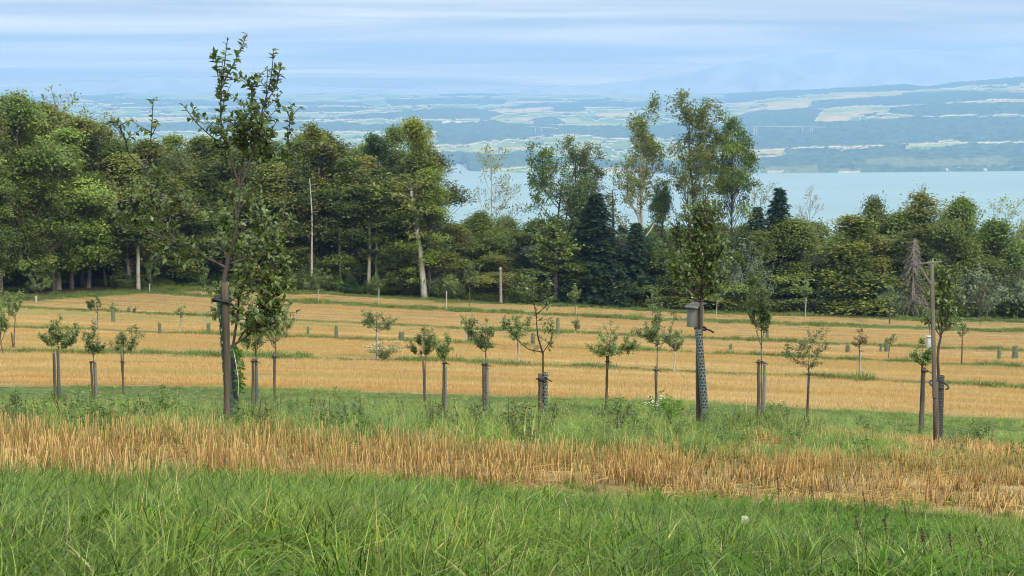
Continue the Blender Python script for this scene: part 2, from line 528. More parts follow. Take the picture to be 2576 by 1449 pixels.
WOODS = [
    z7((180, 250), (600, 200), (1000, 170), (1500, 150), (1800, 190), (2200, 130), (2576, 95), (2900, 60), (2900, 140), (2576, 160), (2100, 190), (1600, 230), (900, 255), (400, 300), (180, 325)),
    z7((900, 300), (1200, 285), (1500, 250), (2000, 232), (2576, 240), (3000, 235), (3000, 285), (2300, 300), (1900, 330), (1500, 350), (1150, 350), (1000, 375), (850, 360)),
    z7((340, 400), (500, 390), (900, 370), (980, 400), (880, 480), (1300, 470), (1700, 442), (2230, 445), (3000, 430), (3000, 640), (2000, 640), (1600, 660), (1400, 690), (1000, 675), (500, 700), (200, 700), (200, 480)),
    z7((1480, 370), (1900, 330), (3000, 320), (3000, 415), (2250, 415), (1750, 435), (1500, 410)),
    z7((650, 705), (1030, 690), (1030, 715), (660, 735)),
    z7((1440, 680), (1640, 668), (1640, 700), (1440, 705)), z7((1280, 405), (1390, 400), (1390, 435), (1290, 440)),
    z7((-500, 800), (300, 790), (600, 760), (720, 738), (1300, 705), (1800, 700), (2200, 660), (3000, 650), (3000, 905), (-500, 905)),
    z6((830, 310), (900, 262), (1240, 275), (1540, 300), (1800, 310), (2300, 312), (2900, 300), (2900, 385), (2100, 400), (1830, 365), (1500, 390), (1150, 420), (1100, 440), (830, 450)),
    z6((130, 240), (500, 215), (720, 190), (950, 175), (1200, 200), (1330, 228), (1200, 255), (870, 262), (600, 250), (300, 262), (130, 262)),
    z6((1340, 170), (1500, 145), (2000, 125), (2290, 135), (2500, 150), (2500, 170), (1800, 172), (1400, 188)),
    z6((1540, 250), (1700, 245), (1780, 295), (1540, 302)),
    z6((-800, 182), (0, 178), (300, 172), (450, 190), (200, 205), (-800, 215)),
    z6((-1500, 290), (160, 285), (300, 300), (860, 272), (860, 345), (-1500, 350)),
    z6((840, 505), (1000, 495), (1100, 520), (1500, 515), (1900, 560), (2300, 570), (2300, 612), (1500, 605), (1050, 630), (1050, 590), (860, 562)),
    z6((-1500, 240), (-700, 232), (0, 250), (110, 250), (110, 262), (-1500, 262)),
    z6((460, 120), (1000, 105), (1350, 110), (1300, 150), (900, 150), (500, 165)),
    z6((-1500, 150), (-300, 130), (250, 140), (420, 165), (-200, 160), (-1500, 170)),
    z6((1680, 175), (1900, 172), (1900, 205), (1690, 205)), z6((2560, 330), (3000, 330), (3000, 440), (2560, 430)),
]
POPLAR = [z7((1300, 790), (1500, 775), (1700, 778), (1750, 800), (2380, 768), (2450, 790), (2440, 835), (1650, 850), (1300, 830)), z7((420, 855), (900, 840), (900, 885), (420, 890))]
TAN = [z7((200, 330), (800, 285), (1600, 226), (1600, 258), (1250, 288), (900, 308), (850, 345), (700, 362), (480, 380), (300, 412), (200, 400), (520, 345), (430, 330)),
       z7((880, 470), (960, 400), (1470, 365), (1470, 400), (1200, 430), (1150, 480)),
       z7((1930, 325), (2130, 312), (2130, 322), (1930, 335)), z7((2320, 300), (3000, 292), (3000, 315), (2320, 320)),
       z7((1900, 632), (2040, 622), (2040, 633), (1900, 643)), z7((1630, 680), (1830, 672), (1830, 690), (1630, 705)),
       z7((420, 705), (1440, 665), (1440, 680), (640, 705), (640, 730), (420, 735)),
       z7((2470, 205), (3000, 195), (3000, 240), (2470, 225)), z7((1000, 240), (1560, 236), (1300, 262), (1000, 262)),
       z6((300, 280), (540, 272), (540, 295), (300, 300)), z6((130, 210), (360, 200), (360, 215), (130, 225)),
       z6((1270, 245), (1600, 230), (1640, 245), (1540, 258), (1300, 258)), z6((1780, 280), (2200, 278), (2150, 302), (1790, 300)),
       z6((1960, 205), (2270, 195), (2270, 235), (1990, 240)), z6((840, 470), (1020, 468), (1020, 490), (840, 495)),
       z6((1100, 460), (1500, 450), (1500, 470), (1100, 475)), z6((1280, 190), (1650, 168), (1660, 190), (1300, 210)),
       [(300, 298), (480, 299), (480, 306), (300, 307)], [(380, 312), (430, 312), (430, 316), (380, 316)]]
QUARRY = [z6((880, 268), (920, 256), (960, 270), (1000, 262), (1150, 268), (1140, 286), (1060, 282), (1000, 292), (960, 280), (890, 297))]
BEACH = [z6((2040, 620), (2300, 620), (2300, 645), (2060, 650)), z7((920, 876), (1260, 873), (1260, 884), (920, 884))]

def far_material():
    t = NT("far_land")
    cl = t.attr("class").outputs["Fac"]; ti = t.attr("tint").outputs["Fac"]
    # class: 0 field, 1 wood, .66 light wood, .33 bare
    field = t.node("ShaderNodeValToRGB", {0: ti})
    cr = field.color_ramp; cr.interpolation = 'CONSTANT'
    cols = [(0, (.10, .17, .045)), (.25, (.16, .21, .06)), (.45, (.22, .25, .09)), (.6, (.29, .25, .075)), (.8, (.36, .28, .11))]
    cr.elements[0].position = 0; cr.elements[0].color = (*cols[0][1], 1)
    cr.elements[1].position = cols[1][0]; cr.elements[1].color = (*cols[1][1], 1)
    for a, b in cols[2:]:
        e = cr.elements.new(a); e.color = (*b, 1)
    n = t.noise(.02, 5, .75, t.pos())
    wood = t.mix(t.rng(n, .35, .65), (.020, .042, .016), (.085, .130, .042))
    light = t.mix(t.rng(n, .3, .7), (.06, .09, .035), (.16, .18, .07))
    bare = t.mix(t.rng(n, .3, .7), (.33, .29, .21), (.48, .43, .34))
    c = t.mix(t.rng(cl, .30, .32), field.outputs[0], bare)
    c = t.mix(t.rng(cl, .60, .62), c, light)
    c = t.mix(t.rng(cl, .90, .92), c, wood)
    return t.done(t.pbr(c, .95, .1))

def build_far():
    nc, nr = 1150, 215
    u = np.linspace(-.50, .50, nc)
    s = np.linspace(0, 1, nr) ** .92
    xp = PW / 2 + u * FPX
    XP, S = np.meshgrid(xp, s)
    YP = shore_y(XP) + (top_y(XP) - shore_y(XP)) * S
    D = far_D(XP, YP)
    Z = D * slope_of(YP)
    v = (YP - PH / 2) / FPX
    X = (XP - PW / 2) / FPX * D / (CP - v * SP)
    # land cover laid out on the map
    wx = XP + 26 * (fbm(XP / 55, YP / 9, 21, 3) - .5)
    wy = YP + 5 * (fbm(XP / 40, YP / 9, 31, 3) - .5)
    wood = np.zeros(X.shape, bool); pop = wood.copy(); bare = wood.copy(); tan = wood.copy()
    for q in WOODS: wood |= inpoly(wx, wy, q)
    for q in POPLAR: pop |= inpoly(wx, wy, q)
    for q in TAN: tan |= inpoly(wx, wy, q)
    for q in QUARRY + BEACH: bare |= inpoly(XP + .5 * (wx - XP), YP + .5 * (wy - YP), q)
    far = YP < 262
    wood |= far & (fbm(XP / 150, YP / 5, 41, 3) > .52) & (XP < 1900)
    wood |= (fbm(XP / 30, YP / 4, 43, 2) > .70)
    wood &= ~(tan | bare); pop &= ~bare
    cx = np.floor((XP + 40 * vnoise(XP / 80, YP / 10, 51)) / 55); cyy = np.floor((YP + 3 * vnoise(XP / 60, YP / 8, 52)) / 6.5)
    fh = _h(cx, cyy, 77) * .6
    tint = np.where(tan, .5 + .5 * _h(cx, cyy, 79), fh)
    cls = np.where(wood, 1., 0.); cls = np.where(pop, .7, cls); cls = np.where(bare, .4, cls)
    canopy = 7 + 11 * vnoise(X / 22, D / 40, 61) + 7 * vnoise(X / 9, D / 16, 62)
    Z = Z + np.where(wood | pop, canopy, 0) + 6 * (fbm(X / 900, D / 900, 63) - .5) * np.minimum(S * 5, 1)
    Z[0] = LAKE - 3
    Z = np.where((S < .02) & ~(wood | pop), np.minimum(Z, LAKE + 2), Z)
    mb = MB()
    idx = np.arange(nr * nc).reshape(nr, nc)
    f = np.stack((idx[:-1, :-1], idx[:-1, 1:], idx[1:, 1:], idx[1:, :-1]), -1).reshape(-1, 4)
    mb.add(np.stack((X, D, Z), -1).reshape(-1, 3), None, f, tint.ravel())
    me = mb.mesh("far_land", far_material(), False)
    a = me.attributes.new("class", 'FLOAT', 'POINT')
    a.data.foreach_set("value", cls.astype(np.float32).ravel())
    tag(link("far_hills", me), "hazy far shore with woods and pale fields beyond the lake", "hills", kind="structure")

build_far()

def far_at(x, y, lift=0.):
    D = float(far_D(np.array(float(x)), np.array(float(y))))
    return at(x, y, D) + np.array((0, 0, lift))

def ridge(name, xs, ys, D0, D1, seed, label):
    nc, nr = 420, 22
    xp = np.linspace(-300, 2900, nc)
    yt = np.interp(xp, xs, ys) + 9 * (fbm(xp / 70, xp * 0, seed, 5) - .5)
    v = np.linspace(0, 1, nr)
    XP, V = np.meshgrid(xp, v)
    YT = np.broadcast_to(yt, XP.shape)
    D = D0 + (D1 - D0) * V
    zt = D1 * slope_of(YT)
    Z = -330 + (zt + 330) * V ** 1.2 + (1 - V) * V * 700 * (fbm(XP / 40, V * 4, seed + 3) - .5)
    X = (XP - PW / 2) / FPX * D
    mb = MB(); idx = np.arange(nr * nc).reshape(nr, nc)
    mb.add(np.stack((X, D, Z), -1).reshape(-1, 3), None, np.stack((idx[:-1, :-1], idx[:-1, 1:], idx[1:, 1:], idx[1:, :-1]), -1).reshape(-1, 4))
    tag(link(name, mb.mesh(name, M['rock'], True)), label, "mountains", kind="structure")

t = NT("rock")
M['rock'] = t.done(t.pbr(t.mix(t.rng(t.noise(.002, 5, .6, t.pos()), .35, .65), (.17, .20, .22), (.25, .28, .30)), .95, .1))
ridge("mountains", [-300, 0, 260, 400, 560, 700, 900, 1200, 1500, 1700, 1830, 1885, 1940, 2000, 2100, 2200, 2300, 2400, 2500, 2576, 2900],
      [224, 218, 204, 196, 200, 212, 222, 226, 214, 190, 160, 150, 134, 131, 130, 129, 122, 127, 119, 116, 118], 18200, 20500, 91, "faint blue mountain range on the skyline")

# ------------------------------------------------------------------ viaducts and villages on the far shore
t = NT("concrete"); M['concrete'] = t.done(t.pbr(t.mix(t.rng(t.noise(.1, 3, .5, t.pos()), .3, .7), (.27, .27, .26), (.38, .38, .36)), .9, .2))
def viaduct(x0, y0, x1, y1, piers, label):
    D = float(far_D(np.array((x0 + x1) / 2), np.array(max(y0, y1) + 24.))) - 60
    a, b = at(x0, y0, D), at(x1, y1, D)
    o = thing("viaduct", (a + b) / 2 * (1, 1, 0) + (0, 0, min(a[2], b[2])), label, "bridge")
    org = np.array(o.location)
    d = unit(b - a); mb = MB()
    side = np.array((0, 1., 0)) * 7; up = np.array((0, 0, 1.)) * 2.2
    q = []
    for e in (a, b):
        q += [e - side - up, e + side - up, e + side + up, e - side + up]
    mb.add(np.array(q) - org, None, [(0, 1, 2, 3), (4, 7, 6, 5), (0, 4, 5, 1), (1, 5, 6, 2), (2, 6, 7, 3), (3, 7, 4, 0)])
    link("deck", mb.mesh("viaduct_deck", M['concrete']), o)
    for px, py in piers:
        k = (px - x0) / (x1 - x0); top = a + (b - a) * k
        bot = at(px, py, D)[2] - 18
        mb = MB(); mb.box((top + np.array((top[0], top[1], bot))) / 2 - org, (5.5, 6.5, top[2] - bot))
        link("pier", mb.mesh("viaduct_pier", M['concrete']), o)
viaduct(1882, 318, 2075, 320, [(1897, 342), (1904, 341), (2019, 330), (2038, 330), (2044, 329)], "pale motorway viaduct on tall piers in front of the far wood")
viaduct(1320, 318, 1405, 323, [(1347, 334), (1363, 329)], "short pale viaduct above the far wood, seen over the middle trees")

def villages():
    rng = np.random.default_rng(5)
    spots = [((1250, 1620), (380, 424), 75), ((1440, 1505), (274, 290), 16), ((2430, 2575), (214, 229), 40), ((2100, 2176), (374, 379), 12), ((1130, 1260), (362, 372), 14),
             ((2130, 2165), (298, 304), 5), ((2480, 2570), (421, 428), 14), ((1900, 1990), (434, 436), 8), ((1520, 1600), (426, 434), 22), ((2330, 2480), (427, 431), 10), ((640, 900), (290, 300), 5)]
    mb = MB()
    for (x0, x1), (y0, y1), n in spots:
        for _ in range(n):
            x, y = rng.uniform(x0, x1), rng.uniform(y0, y1)
            c = far_at(x, y, 0); L, Wd, H = rng.uniform(10, 18), rng.uniform(8, 11), rng.uniform(8, 12)
            if rng.random() < .08: L *= 2.2
            a = rng.uniform(0, math.pi); ca, sa = math.cos(a), math.sin(a)
            R = np.array(((ca, -sa, 0), (sa, ca, 0), (0, 0, 1)))
            g = np.array([(-L/2, -Wd/2, -3), (L/2, -Wd/2, -3), (L/2, Wd/2, -3), (-L/2, Wd/2, -3), (-L/2, -Wd/2, H*.6), (L/2, -Wd/2, H*.6), (L/2, Wd/2, H*.6), (-L/2, Wd/2, H*.6), (-L/2, 0, H), (L/2, 0, H)]) @ R.T + c + (0, 0, 4)
            mb.add(g, [(4, 8, 7), (5, 6, 9)], [(0, 1, 5, 4), (1, 2, 6, 5), (2, 3, 7, 6), (3, 0, 4, 7)], .5, 0)
            mb.add(g[[4, 5, 9, 8, 6, 7]] + (0, 0, .4), None, [(0, 1, 2, 3), (4, 5, 3, 2)], .5, 1)
    M['wall'] = plain_mat("house_wall", (.42, .40, .36), (.58, .56, .51), .05)
    M['tile'] = plain_mat("roof_tile", (.18, .13, .10), (.30, .24, .20), .05)
    tag(link("far_villages", mb.mesh("far_villages", [M['wall'], M['tile']])), "specks of far village houses beyond the lake", "village", kind="stuff")
villages()
# ------------------------------------------------------------------ tree builders
def rand_dirs(rng, n):
    return unit(rng.normal(size=(n, 3)))

def broadleaf(seed, H, R, cb, nclump, nleaf, leaf, mat, barkm, shape='round', flat=.34, fill=.45, wind=.25, trunk_r=.014, limbs=True, csig=1.0):
    rng = np.random.default_rng(seed)
    tr, cr = MB(), MB()
    bend = rng.normal(0, .02 * H, 2)
    def axis(h):
        k = h / H
        return np.stack((bend[0] * k * k + .01 * H * np.sin(3 * k + seed), bend[1] * k * k + .008 * H * np.sin(4 * k + seed), h + 0 * k), -1)
    hs = np.linspace(0, .93 * H, 12)
    r0 = trunk_r * H
    tr.tube(axis(hs), r0 * (1 - .85 * hs / H) + .3 * r0 * np.exp(-hs / (.02 * H)), 8)
    lob = rng.uniform(0, 6.28, 3)
    nb = max(14, nclump // 7)
    BU, BA, BT = rng.beta(1.15, 1.05, nb), rng.uniform(0, 6.283, nb), rng.normal(.42, .20, nb)
    BR = rng.uniform(.62, 1.08, nb)
    for k in range(nclump):
        bi = k % nb
        u = float(np.clip(BU[bi] + rng.normal(0, .035), 0, 1))
        h = (cb + (1 - cb) * u) * H
        if shape == 'round': e = math.sin(math.pi * min(1, .14 + .86 * u) ** .85) ** .65
        elif shape == 'tall': e = (math.sin(math.pi * min(1, .2 + .8 * u)) ** .8) * .9
        elif shape == 'fan': e = .35 + .65 * u if u < .75 else (1 - (u - .75) / .25) ** .5
        else: e = max(0.03, 1 - u) ** .8 + .05
        az = BA[bi] + rng.normal(0, .26)
        lump = 1 + .22 * math.sin(2 * az + lob[0]) + .18 * math.sin(3 * az + 5 * u + lob[1]) + .12 * math.sin(9 * u + lob[2])
        rr = R * e * lump * BR[bi] * (fill + (1 - fill) * math.sqrt(rng.random())) * 1.06
        c = axis(np.array(h)) + np.array((rr * math.cos(az), rr * math.sin(az), 0))
        c[0] += wind * R * .25 * u
        out = np.array((math.cos(az), math.sin(az), 0))
        hb = max(.45 * cb * H + .05 * H, h - rr * rng.uniform(.5, 1.1) - .05 * H)
        p0 = axis(np.array(hb))
        if limbs:
            mid = p0 * .5 + c * .5 + np.array((0, 0, -.08 * rr)) + rng.normal(0, .05 * R, 3)
            b = bez(p0, mid, c, 5)
            tr.tube(b, np.linspace(max(.03, r0 * .30 * (1 - hb / H)), .015, 5), 3, cap=False)
        n = int(nleaf * rng.uniform(.6, 1.4))
        sg = csig * (.10 * R + .30) * rng.uniform(.7, 1.3)
        off = rng.normal(size=(n, 3)) * np.array((sg, sg, sg * flat))
        rad = off @ out
        off[:, 2] -= .22 * np.abs(rad)
        P = c + off
        N = unit(np.array((0, 0, .9)) + .32 * rng.normal(size=(n, 3)) + .55 * out)
        Dd = unit(rng.normal(size=(n, 3)) * (1, 1, .35) + out * .5 + np.array((wind, 0, -.25)))
        L = leaf * rng.uniform(.7, 1.35, n)
        ct = np.clip(BT[bi] + rng.normal(0, .10), 0, 1)
        cr.leaves(P, Dd, N, L, L * rng.uniform(.5, .75, n), np.clip(ct + rng.normal(0, .11, n), 0, 1))
    return dict(trunk=tr.mesh("tree_trunk", barkm, True), crown=cr.mesh("tree_crown", mat), H=H, R=R)

def spruce(seed, H, R, cb, mat, barkm, droop=.35, nbr=150, bare=False):
    rng = np.random.default_rng(seed)
    tr, cr = MB(), MB()
    hs = np.linspace(0, H, 10)
    tr.tube(np.stack((.01 * H * np.sin(hs * .3 + seed), 0 * hs, hs), -1), .013 * H * (1 - .95 * hs / H) + .01, 7)
    for k in range(nbr):
        u = (k + rng.random()) / nbr
        h = (cb + (1 - cb) * u) * H
        L = R * (1 - u) ** .85 * rng.uniform(.65, 1.15) + .25
        az = k * 2.399 + rng.normal(0, .3)
        out = np.array((math.cos(az), math.sin(az), 0)); side = np.array((-out[1], out[0], 0))
        p0 = np.array((.01 * H * math.sin(h * .3 + seed), 0, h))
        p2 = p0 + out * L + np.array((0, 0, -droop * L * rng.uniform(.4, 1.2)))
        p1 = p0 + out * L * .5 + np.array((0, 0, .10 * L))
        b = bez(p0, p1, p2, 6)
        tr.tube(b, np.linspace(.035, .01, 6), 3, cap=False)
        if bare:
            for _ in range(9):
                q = b[rng.integers(1, 6)] + rng.normal(0, .05, 3)
                e = q + side * rng.normal(0, .35) * L * .5 + out * .25 * L + np.array((0, 0, -rng.uniform(.0, .35) * L - .1))
                tr.tube(np.stack((q, (q + e) / 2 + (0, 0, .05), e)), (.016, .012, .008), 3, cap=False)
            continue
        m = int(14 + 34 * L)
        tt = rng.uniform(.08, 1.0, m)
        idx = np.clip((tt * 5).astype(int), 0, 4); fr = tt * 5 - idx
        P = b[idx] * (1 - fr)[:, None] + b[idx + 1] * fr[:, None]
        sgn = rng.choice((-1., 1.), m)
        wd = (.10 + .34 * L * (1 - tt) ** .7 * rng.uniform(.2, 1, m))
        P = P + side * (sgn * wd * .5)[:, None] + rng.normal(0, .06, (m, 3))
        Dd = side * sgn[:, None] * .8 + out * .7 + np.array((0, 0, -.35)) + rng.normal(0, .25, (m, 3))
        N = np.array((0, 0, 1.)) + .35 * rng.normal(size=(m, 3))
        ll = rng.uniform(.28, .55, m)
        cr.leaves(P, Dd, N, ll, ll * .38, np.clip(rng.normal(.4, .2, m) + .3 * (tt > .85), 0, 1))
    return dict(trunk=tr.mesh("tree_trunk", barkm, True), crown=None if bare else cr.mesh("tree_crown", mat), H=H, R=R)

def grower(seed, H, P, barkm, mat=None, leaf=.3, nl=14, wind=(0, 0, 0), tsig=.35):
    """recursive branching tree: P = list of levels (children, length ratio, angle, wiggle, tropism, start)"""
    rng = np.random.default_rng(seed)
    tr, cr = MB(), MB(); tips = []
    wind = np.array(wind, float)
    def go(p, d, L, r, lev):
        nseg = (9, 6, 5, 4, 3)[min(lev, 4)]
        wig, trop = P[lev][3], P[lev][4]
        pts = [p]; dirs = [d]
        for i in range(nseg):
            d = unit(d + rng.normal(0, wig, 3) + np.array((0, 0, trop)) + wind * (.12 if lev else 0))
            p = p + d * L / nseg; pts.append(p); dirs.append(d)
        taper = .25 if lev == 0 else .3
        tr.tube(np.array(pts), np.linspace(r, max(r * taper, .008), nseg + 1), (7, 5, 4, 3, 3)[min(lev, 4)], cap=False)
        if lev + 1 < len(P):
            n, ratio, ang, start = P[lev][0], P[lev][1], P[lev][2], P[lev][5]
            for k in range(n):
                u = start + (1 - start) * (k + rng.random()) / n
                i = min(int(u * nseg), nseg - 1); f = u * nseg - i
                q = pts[i] * (1 - f) + pts[i + 1] * f
                dd = dirs[i + 1]
                perp = unit(np.cross(dd, rand_dirs(rng, 1)[0]))
                a = math.radians(ang + rng.normal(0, 9))
                go(q, unit(dd * math.cos(a) + perp * math.sin(a)), L * ratio * (1.15 - .65 * u) * rng.uniform(.7, 1.2), max(r * (1 - .75 * u) * .55, .012), lev + 1)
        if lev >= len(P) - 2:
            tips.append((pts, dirs))
    go(np.zeros(3), np.array((0, 0, 1.)), H, P[0][6] if len(P[0]) > 6 else .012 * H, 0)
    if mat is not None:
        for pts, dirs in tips:
            pts = np.array(pts); n = rng.poisson(nl)
            if n == 0: continue
            i = rng.integers(1, len(pts), n)
            Pp = pts[i] + rng.normal(0, tsig, (n, 3)) * (1, 1, .7)
            Dd = np.array(dirs)[i] * .4 + rng.normal(0, .6, (n, 3)) + wind * .8 + (0, 0, -.2)
            N = unit(np.array((0, 0, .8)) + rng.normal(0, .6, (n, 3)))
            L = leaf * rng.uniform(.7, 1.3, n)
            cr.leaves(Pp, Dd, N, L, L * .55, np.clip(rng.normal(.45, .22, n), 0, 1))
    v = np.concatenate(tr.v)
    return dict(trunk=tr.mesh("tree_trunk", barkm, True), crown=cr.mesh("tree_crown", mat) if mat is not None else None, H=float(v[:, 2].max()), R=float(np.percentile(np.abs(v[:, :2]), 97)))

def shoots_bush(seed, H, R, n, mat, barkm, leaf=.22, spread=.5, per=60):
    """upright many-stemmed bush (willow, hazel): stems fan out from the base, leaves along them"""
    rng = np.random.default_rng(seed)
    tr, cr = MB(), MB()
    for k in range(n):
        az = rng.uniform(0, 6.283); rr = R * math.sqrt(rng.random())
        hh = H * (1 - .45 * (rr / R) ** 2) * rng.uniform(.6, 1.02)
        p2 = np.array((rr * math.cos(az), rr * math.sin(az), hh)); p0 = p2 * (.12, .12, 0)
        p1 = np.array((p2[0] * spread, p2[1] * spread, hh * .6))
        b = bez(p0, p1, p2, 7)
        tr.tube(b, np.linspace(.03, .008, 7), 3, cap=False)
        m = int(per * rng.uniform(.6, 1.3))
        tt = rng.uniform(.12, 1, m) ** .8
        i = np.clip((tt * 6).astype(int), 0, 5); f = (tt * 6 - i)[:, None]
        P = b[i] * (1 - f) + b[i + 1] * f + rng.normal(0, .17, (m, 3))
        d = rng.normal(0, .7, (m, 3)) + (.25, 0, .45)
        ll = leaf * rng.uniform(.7, 1.3, m)
        cr.leaves(P, d, unit(rng.normal(0, .6, (m, 3)) + (0, -.2, .7)), ll, ll * .42, np.clip(rng.normal(rng.normal(.45, .15), .2, m), 0, 1))
    return dict(trunk=tr.mesh("tree_trunk", barkm, True), crown=cr.mesh("tree_crown", mat), H=H, R=R)

V = {}
for i in range(4):
    V['beech%d' % i] = broadleaf(10 + i, 22, 5.2, .15, 240, 84, .36, M['beech'], M['bark'], 'round')
for i in range(2):
    V['olive%d' % i] = broadleaf(30 + i, 20, 4.6, .15, 210, 80, .34, M['olive'], M['bark'], 'tall', fill=.4)
    V['dark%d' % i] = broadleaf(40 + i, 20, 4.4, .15, 190, 80, .36, M['dark'], M['barkdark'], 'round')
    V['low%d' % i] = broadleaf(50 + i, 12, 4.4, .06, 200, 76, .31, M['beech'], M['bark'], 'round', fill=.35, flat=.42)
    V['cone%d' % i] = broadleaf(60 + i, 11, 3.4, .04, 200, 72, .30, M['olive'], M['bark'], 'cone', fill=.3, flat=.42)
    V['spruce%d' % i] = spruce(70 + i, 16, 3.6, .04, M['spruce'], M['barkdark'], nbr=230)
    V['willow%d' % i] = shoots_bush(80 + i, 8, 4.2, 130, M['willow'], M['bark'], .30, .5, 75)
    V['bush%d' % i] = shoots_bush(90 + i, 5, 2.6, 90, M['beech'], M['bark'], .24, .5, 70)
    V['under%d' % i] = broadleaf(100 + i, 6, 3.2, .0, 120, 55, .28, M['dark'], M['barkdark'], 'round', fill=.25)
V['oak'] = grower(120, 15, [(11, .62, 52, .05, .03, .30, .30), (7, .55, 48, .12, .05, .25), (5, .5, 45, .16, .05, .2), (0, 0, 0, .2, .05, 0)], M['barkdark'], M['dark'], .34, 17, (.1, 0, 0), .34)
V['sparse0'] = grower(131, 25, [(17, .34, 38, .025, .05, .36, .30), (7, .5, 38, .10, .09, .2), (5, .5, 36, .14, .08, .2), (0, 0, 0, .18, .1, 0)], M['barkpale'], M['olive'], .32, 13, (.15, 0, .1), .32)
V['sparse1'] = grower(133, 25, [(18, .33, 40, .03, .05, .42, .30), (7, .5, 40, .10, .07, .2), (5, .5, 38, .14, .08, .2), (0, 0, 0, .18, .1, 0)], M['bark'], M['olive'], .30, 16, (.6, 0, .1), .36)
V['thin'] = grower(141, 16, [(12, .40, 42, .04, .05, .35, .17), (6, .5, 38, .10, .08, .2), (4, .5, 36, .14, .08, .2), (0, 0, 0, .18, .1, 0)], M['barkpale'], M['olive'], .28, 4, (.5, 0, 0), .3)
V['bare'] = grower(151, 8, [(24, .36, 58, .03, .05, .22, .07), (7, .5, 45, .12, .06, .2), (4, .45, 40, .15, .08, .2), (0, 0, 0, .2, .1, 0)], M['deadwood'])
V['baretop'] = grower(152, 12, [(14, .36, 38, .03, .06, .4, .13), (6, .5, 36, .10, .08, .2), (4, .5, 36, .15, .08, .2), (0, 0, 0, .2, .1, 0)], M['deadwood'], M['beech'], .28, 1.4, (.4, 0, 0))
V['deadspruce'] = spruce(161, 9, 2.2, .15, None, M['deadwood'], .8, 130, True)
V['rustspruce'] = spruce(162, 7, 2.0, .2, None, M['rust'], .3, 110, True)

NAMES = {'beech': 'beech_tree', 'olive': 'broadleaf_tree', 'dark': 'dark_broadleaf_tree', 'low': 'edge_tree', 'cone': 'young_tree', 'spruce': 'spruce_tree',
         'willow': 'willow_bush', 'bush': 'bush', 'under': 'undergrowth_bush', 'oak': 'oak_tree', 'sparse': 'tall_tree', 'thin': 'thin_tree', 'bare': 'dead_tree',
         'baretop': 'dead_tree', 'deadspruce': 'dead_spruce', 'rustspruce': 'dead_spruce'}

def plant(var, x, top, Y, wpx, label, cat='tree', group=None, color=(1, 1, 1), rot=None, base=None, rng=np.random.default_rng(3)):
    """forest tree: foot on the ground at pixel column x and distance Y, top at pixel row top, crown wpx wide"""
    m = V[var]
    P = at(x, top, Y)
    g = float(gz(P[0], Y)) - .15
    if base is not None: g = at(x, base, Y)[2]
    Hh = P[2] - g
    if Hh < .5: return None
    sz = Hh / m['H']
    sx = wpx / 2 * Y / FPX / m['R']
    name = NAMES[var.rstrip('0123456789')]
    o = thing(name, (P[0], Y, g), label, cat, group)
    o.rotation_euler = (0, 0, rng.uniform(0, 6.28) if rot is None else rot)
    o.scale = (sx, sx, sz)
    link("trunk", m['trunk'], o)
    if m['crown'] is not None:
        c = link("crown", m['crown'], o)
        c.color = (*color, 1)
    return o
# ------------------------------------------------------------------ the wood behind the field
def skyline(x):
    return np.interp(x, [-200, 0, 60, 130, 200, 280, 330, 400, 460, 520, 600, 700, 760, 800, 860, 900, 960, 1050, 1085, 1110, 1150, 1200, 1300, 1400, 1500, 1600, 1700, 1800, 1850, 1900, 2000, 2100, 2200, 2300, 2400, 2450, 2500, 2700],
                     [255, 252, 262, 270, 300, 335, 352, 346, 332, 326, 345, 345, 328, 320, 345, 350, 335, 322, 345, 470, 555, 552, 550, 560, 540, 562, 566, 560, 556, 548, 560, 565, 545, 515, 515, 555, 570, 560])

def fY(x, off):
    """distance of the wood's edge along pixel column x, plus off metres into the wood"""
    u = (x - PW / 2) / FPX
    Y = 180.
    for _ in range(12): Y = float(edge_Y(u * Y))
    return Y + off

ZONES = [(90, "at the left margin"), (210, "above the three left young trees"), (330, "above the leaning brown trunk"), (450, "left of the big fruit tree's top"), (560, "just left of the big fruit tree"),
         (680, "straight behind the big fruit tree"), (790, "above the fan-shaped young tree"), (900, "right of the bleached dead trunk"), (1000, "above the curved pale trunk"), (1140, "at the right end of the left wood"),
         (1300, "left of the oak"), (1450, "below the oak"), (1600, "beside the large spruce"), (1750, "below the tall pale tree"), (1880, "behind the nest box tree"), (2010, "above the tall narrow young tree"),
         (2130, "below the bare dead tree"), (2260, "beside the light cone-shaped tree"), (2400, "behind the perch post"), (2520, "right of the perch post"), (9999, "at the right margin")]
def zone(x):
    return next(s for lim, s in ZONES if x < lim)
ROWS = ("front-row", "second-row", "back-row")
rf = np.random.default_rng(17)
G_L, G_M, G_R = "crowded trees of the left wood", "crowded trees of the middle wood", "crowded trees of the right wood"
# left wood, three staggered rows
k = 0
for row, (off, step, drop) in enumerate(((3., 62, 34), (9., 60, 16), (16., 62, 0))):
    x = -70 + row * 21
    while x < 1085:
        top = skyline(x) + drop * rf.uniform(.1, 1.8) + (rf.uniform(0, 60) if row == 0 and rf.random() < .5 else 0) + rf.uniform(-14, 26)
        w = rf.uniform(120, 215) * (1.12 if x < 300 else 1)
        r = rf.random()
        var = ('beech%d' % rf.integers(4)) if r < .52 else (('olive%d' % rf.integers(2)) if r < .76 else ('dark%d' % rf.integers(2)))
        lab = ROWS[row] + {'b': " tall green beech, ", 'o': " olive-green broadleaf tree, ", 'd': " dark-leaved tree, "}[var[0]] + zone(x)
        v = rf.uniform(.55, 1.15)
        plant(var, x + rf.uniform(-12, 12), top, fY(x, off + rf.uniform(-1, 2)), w, lab, 'tree', G_L, (v * rf.uniform(.9, 1.15), v, v * .9))
        x += step * rf.uniform(.8, 1.2)
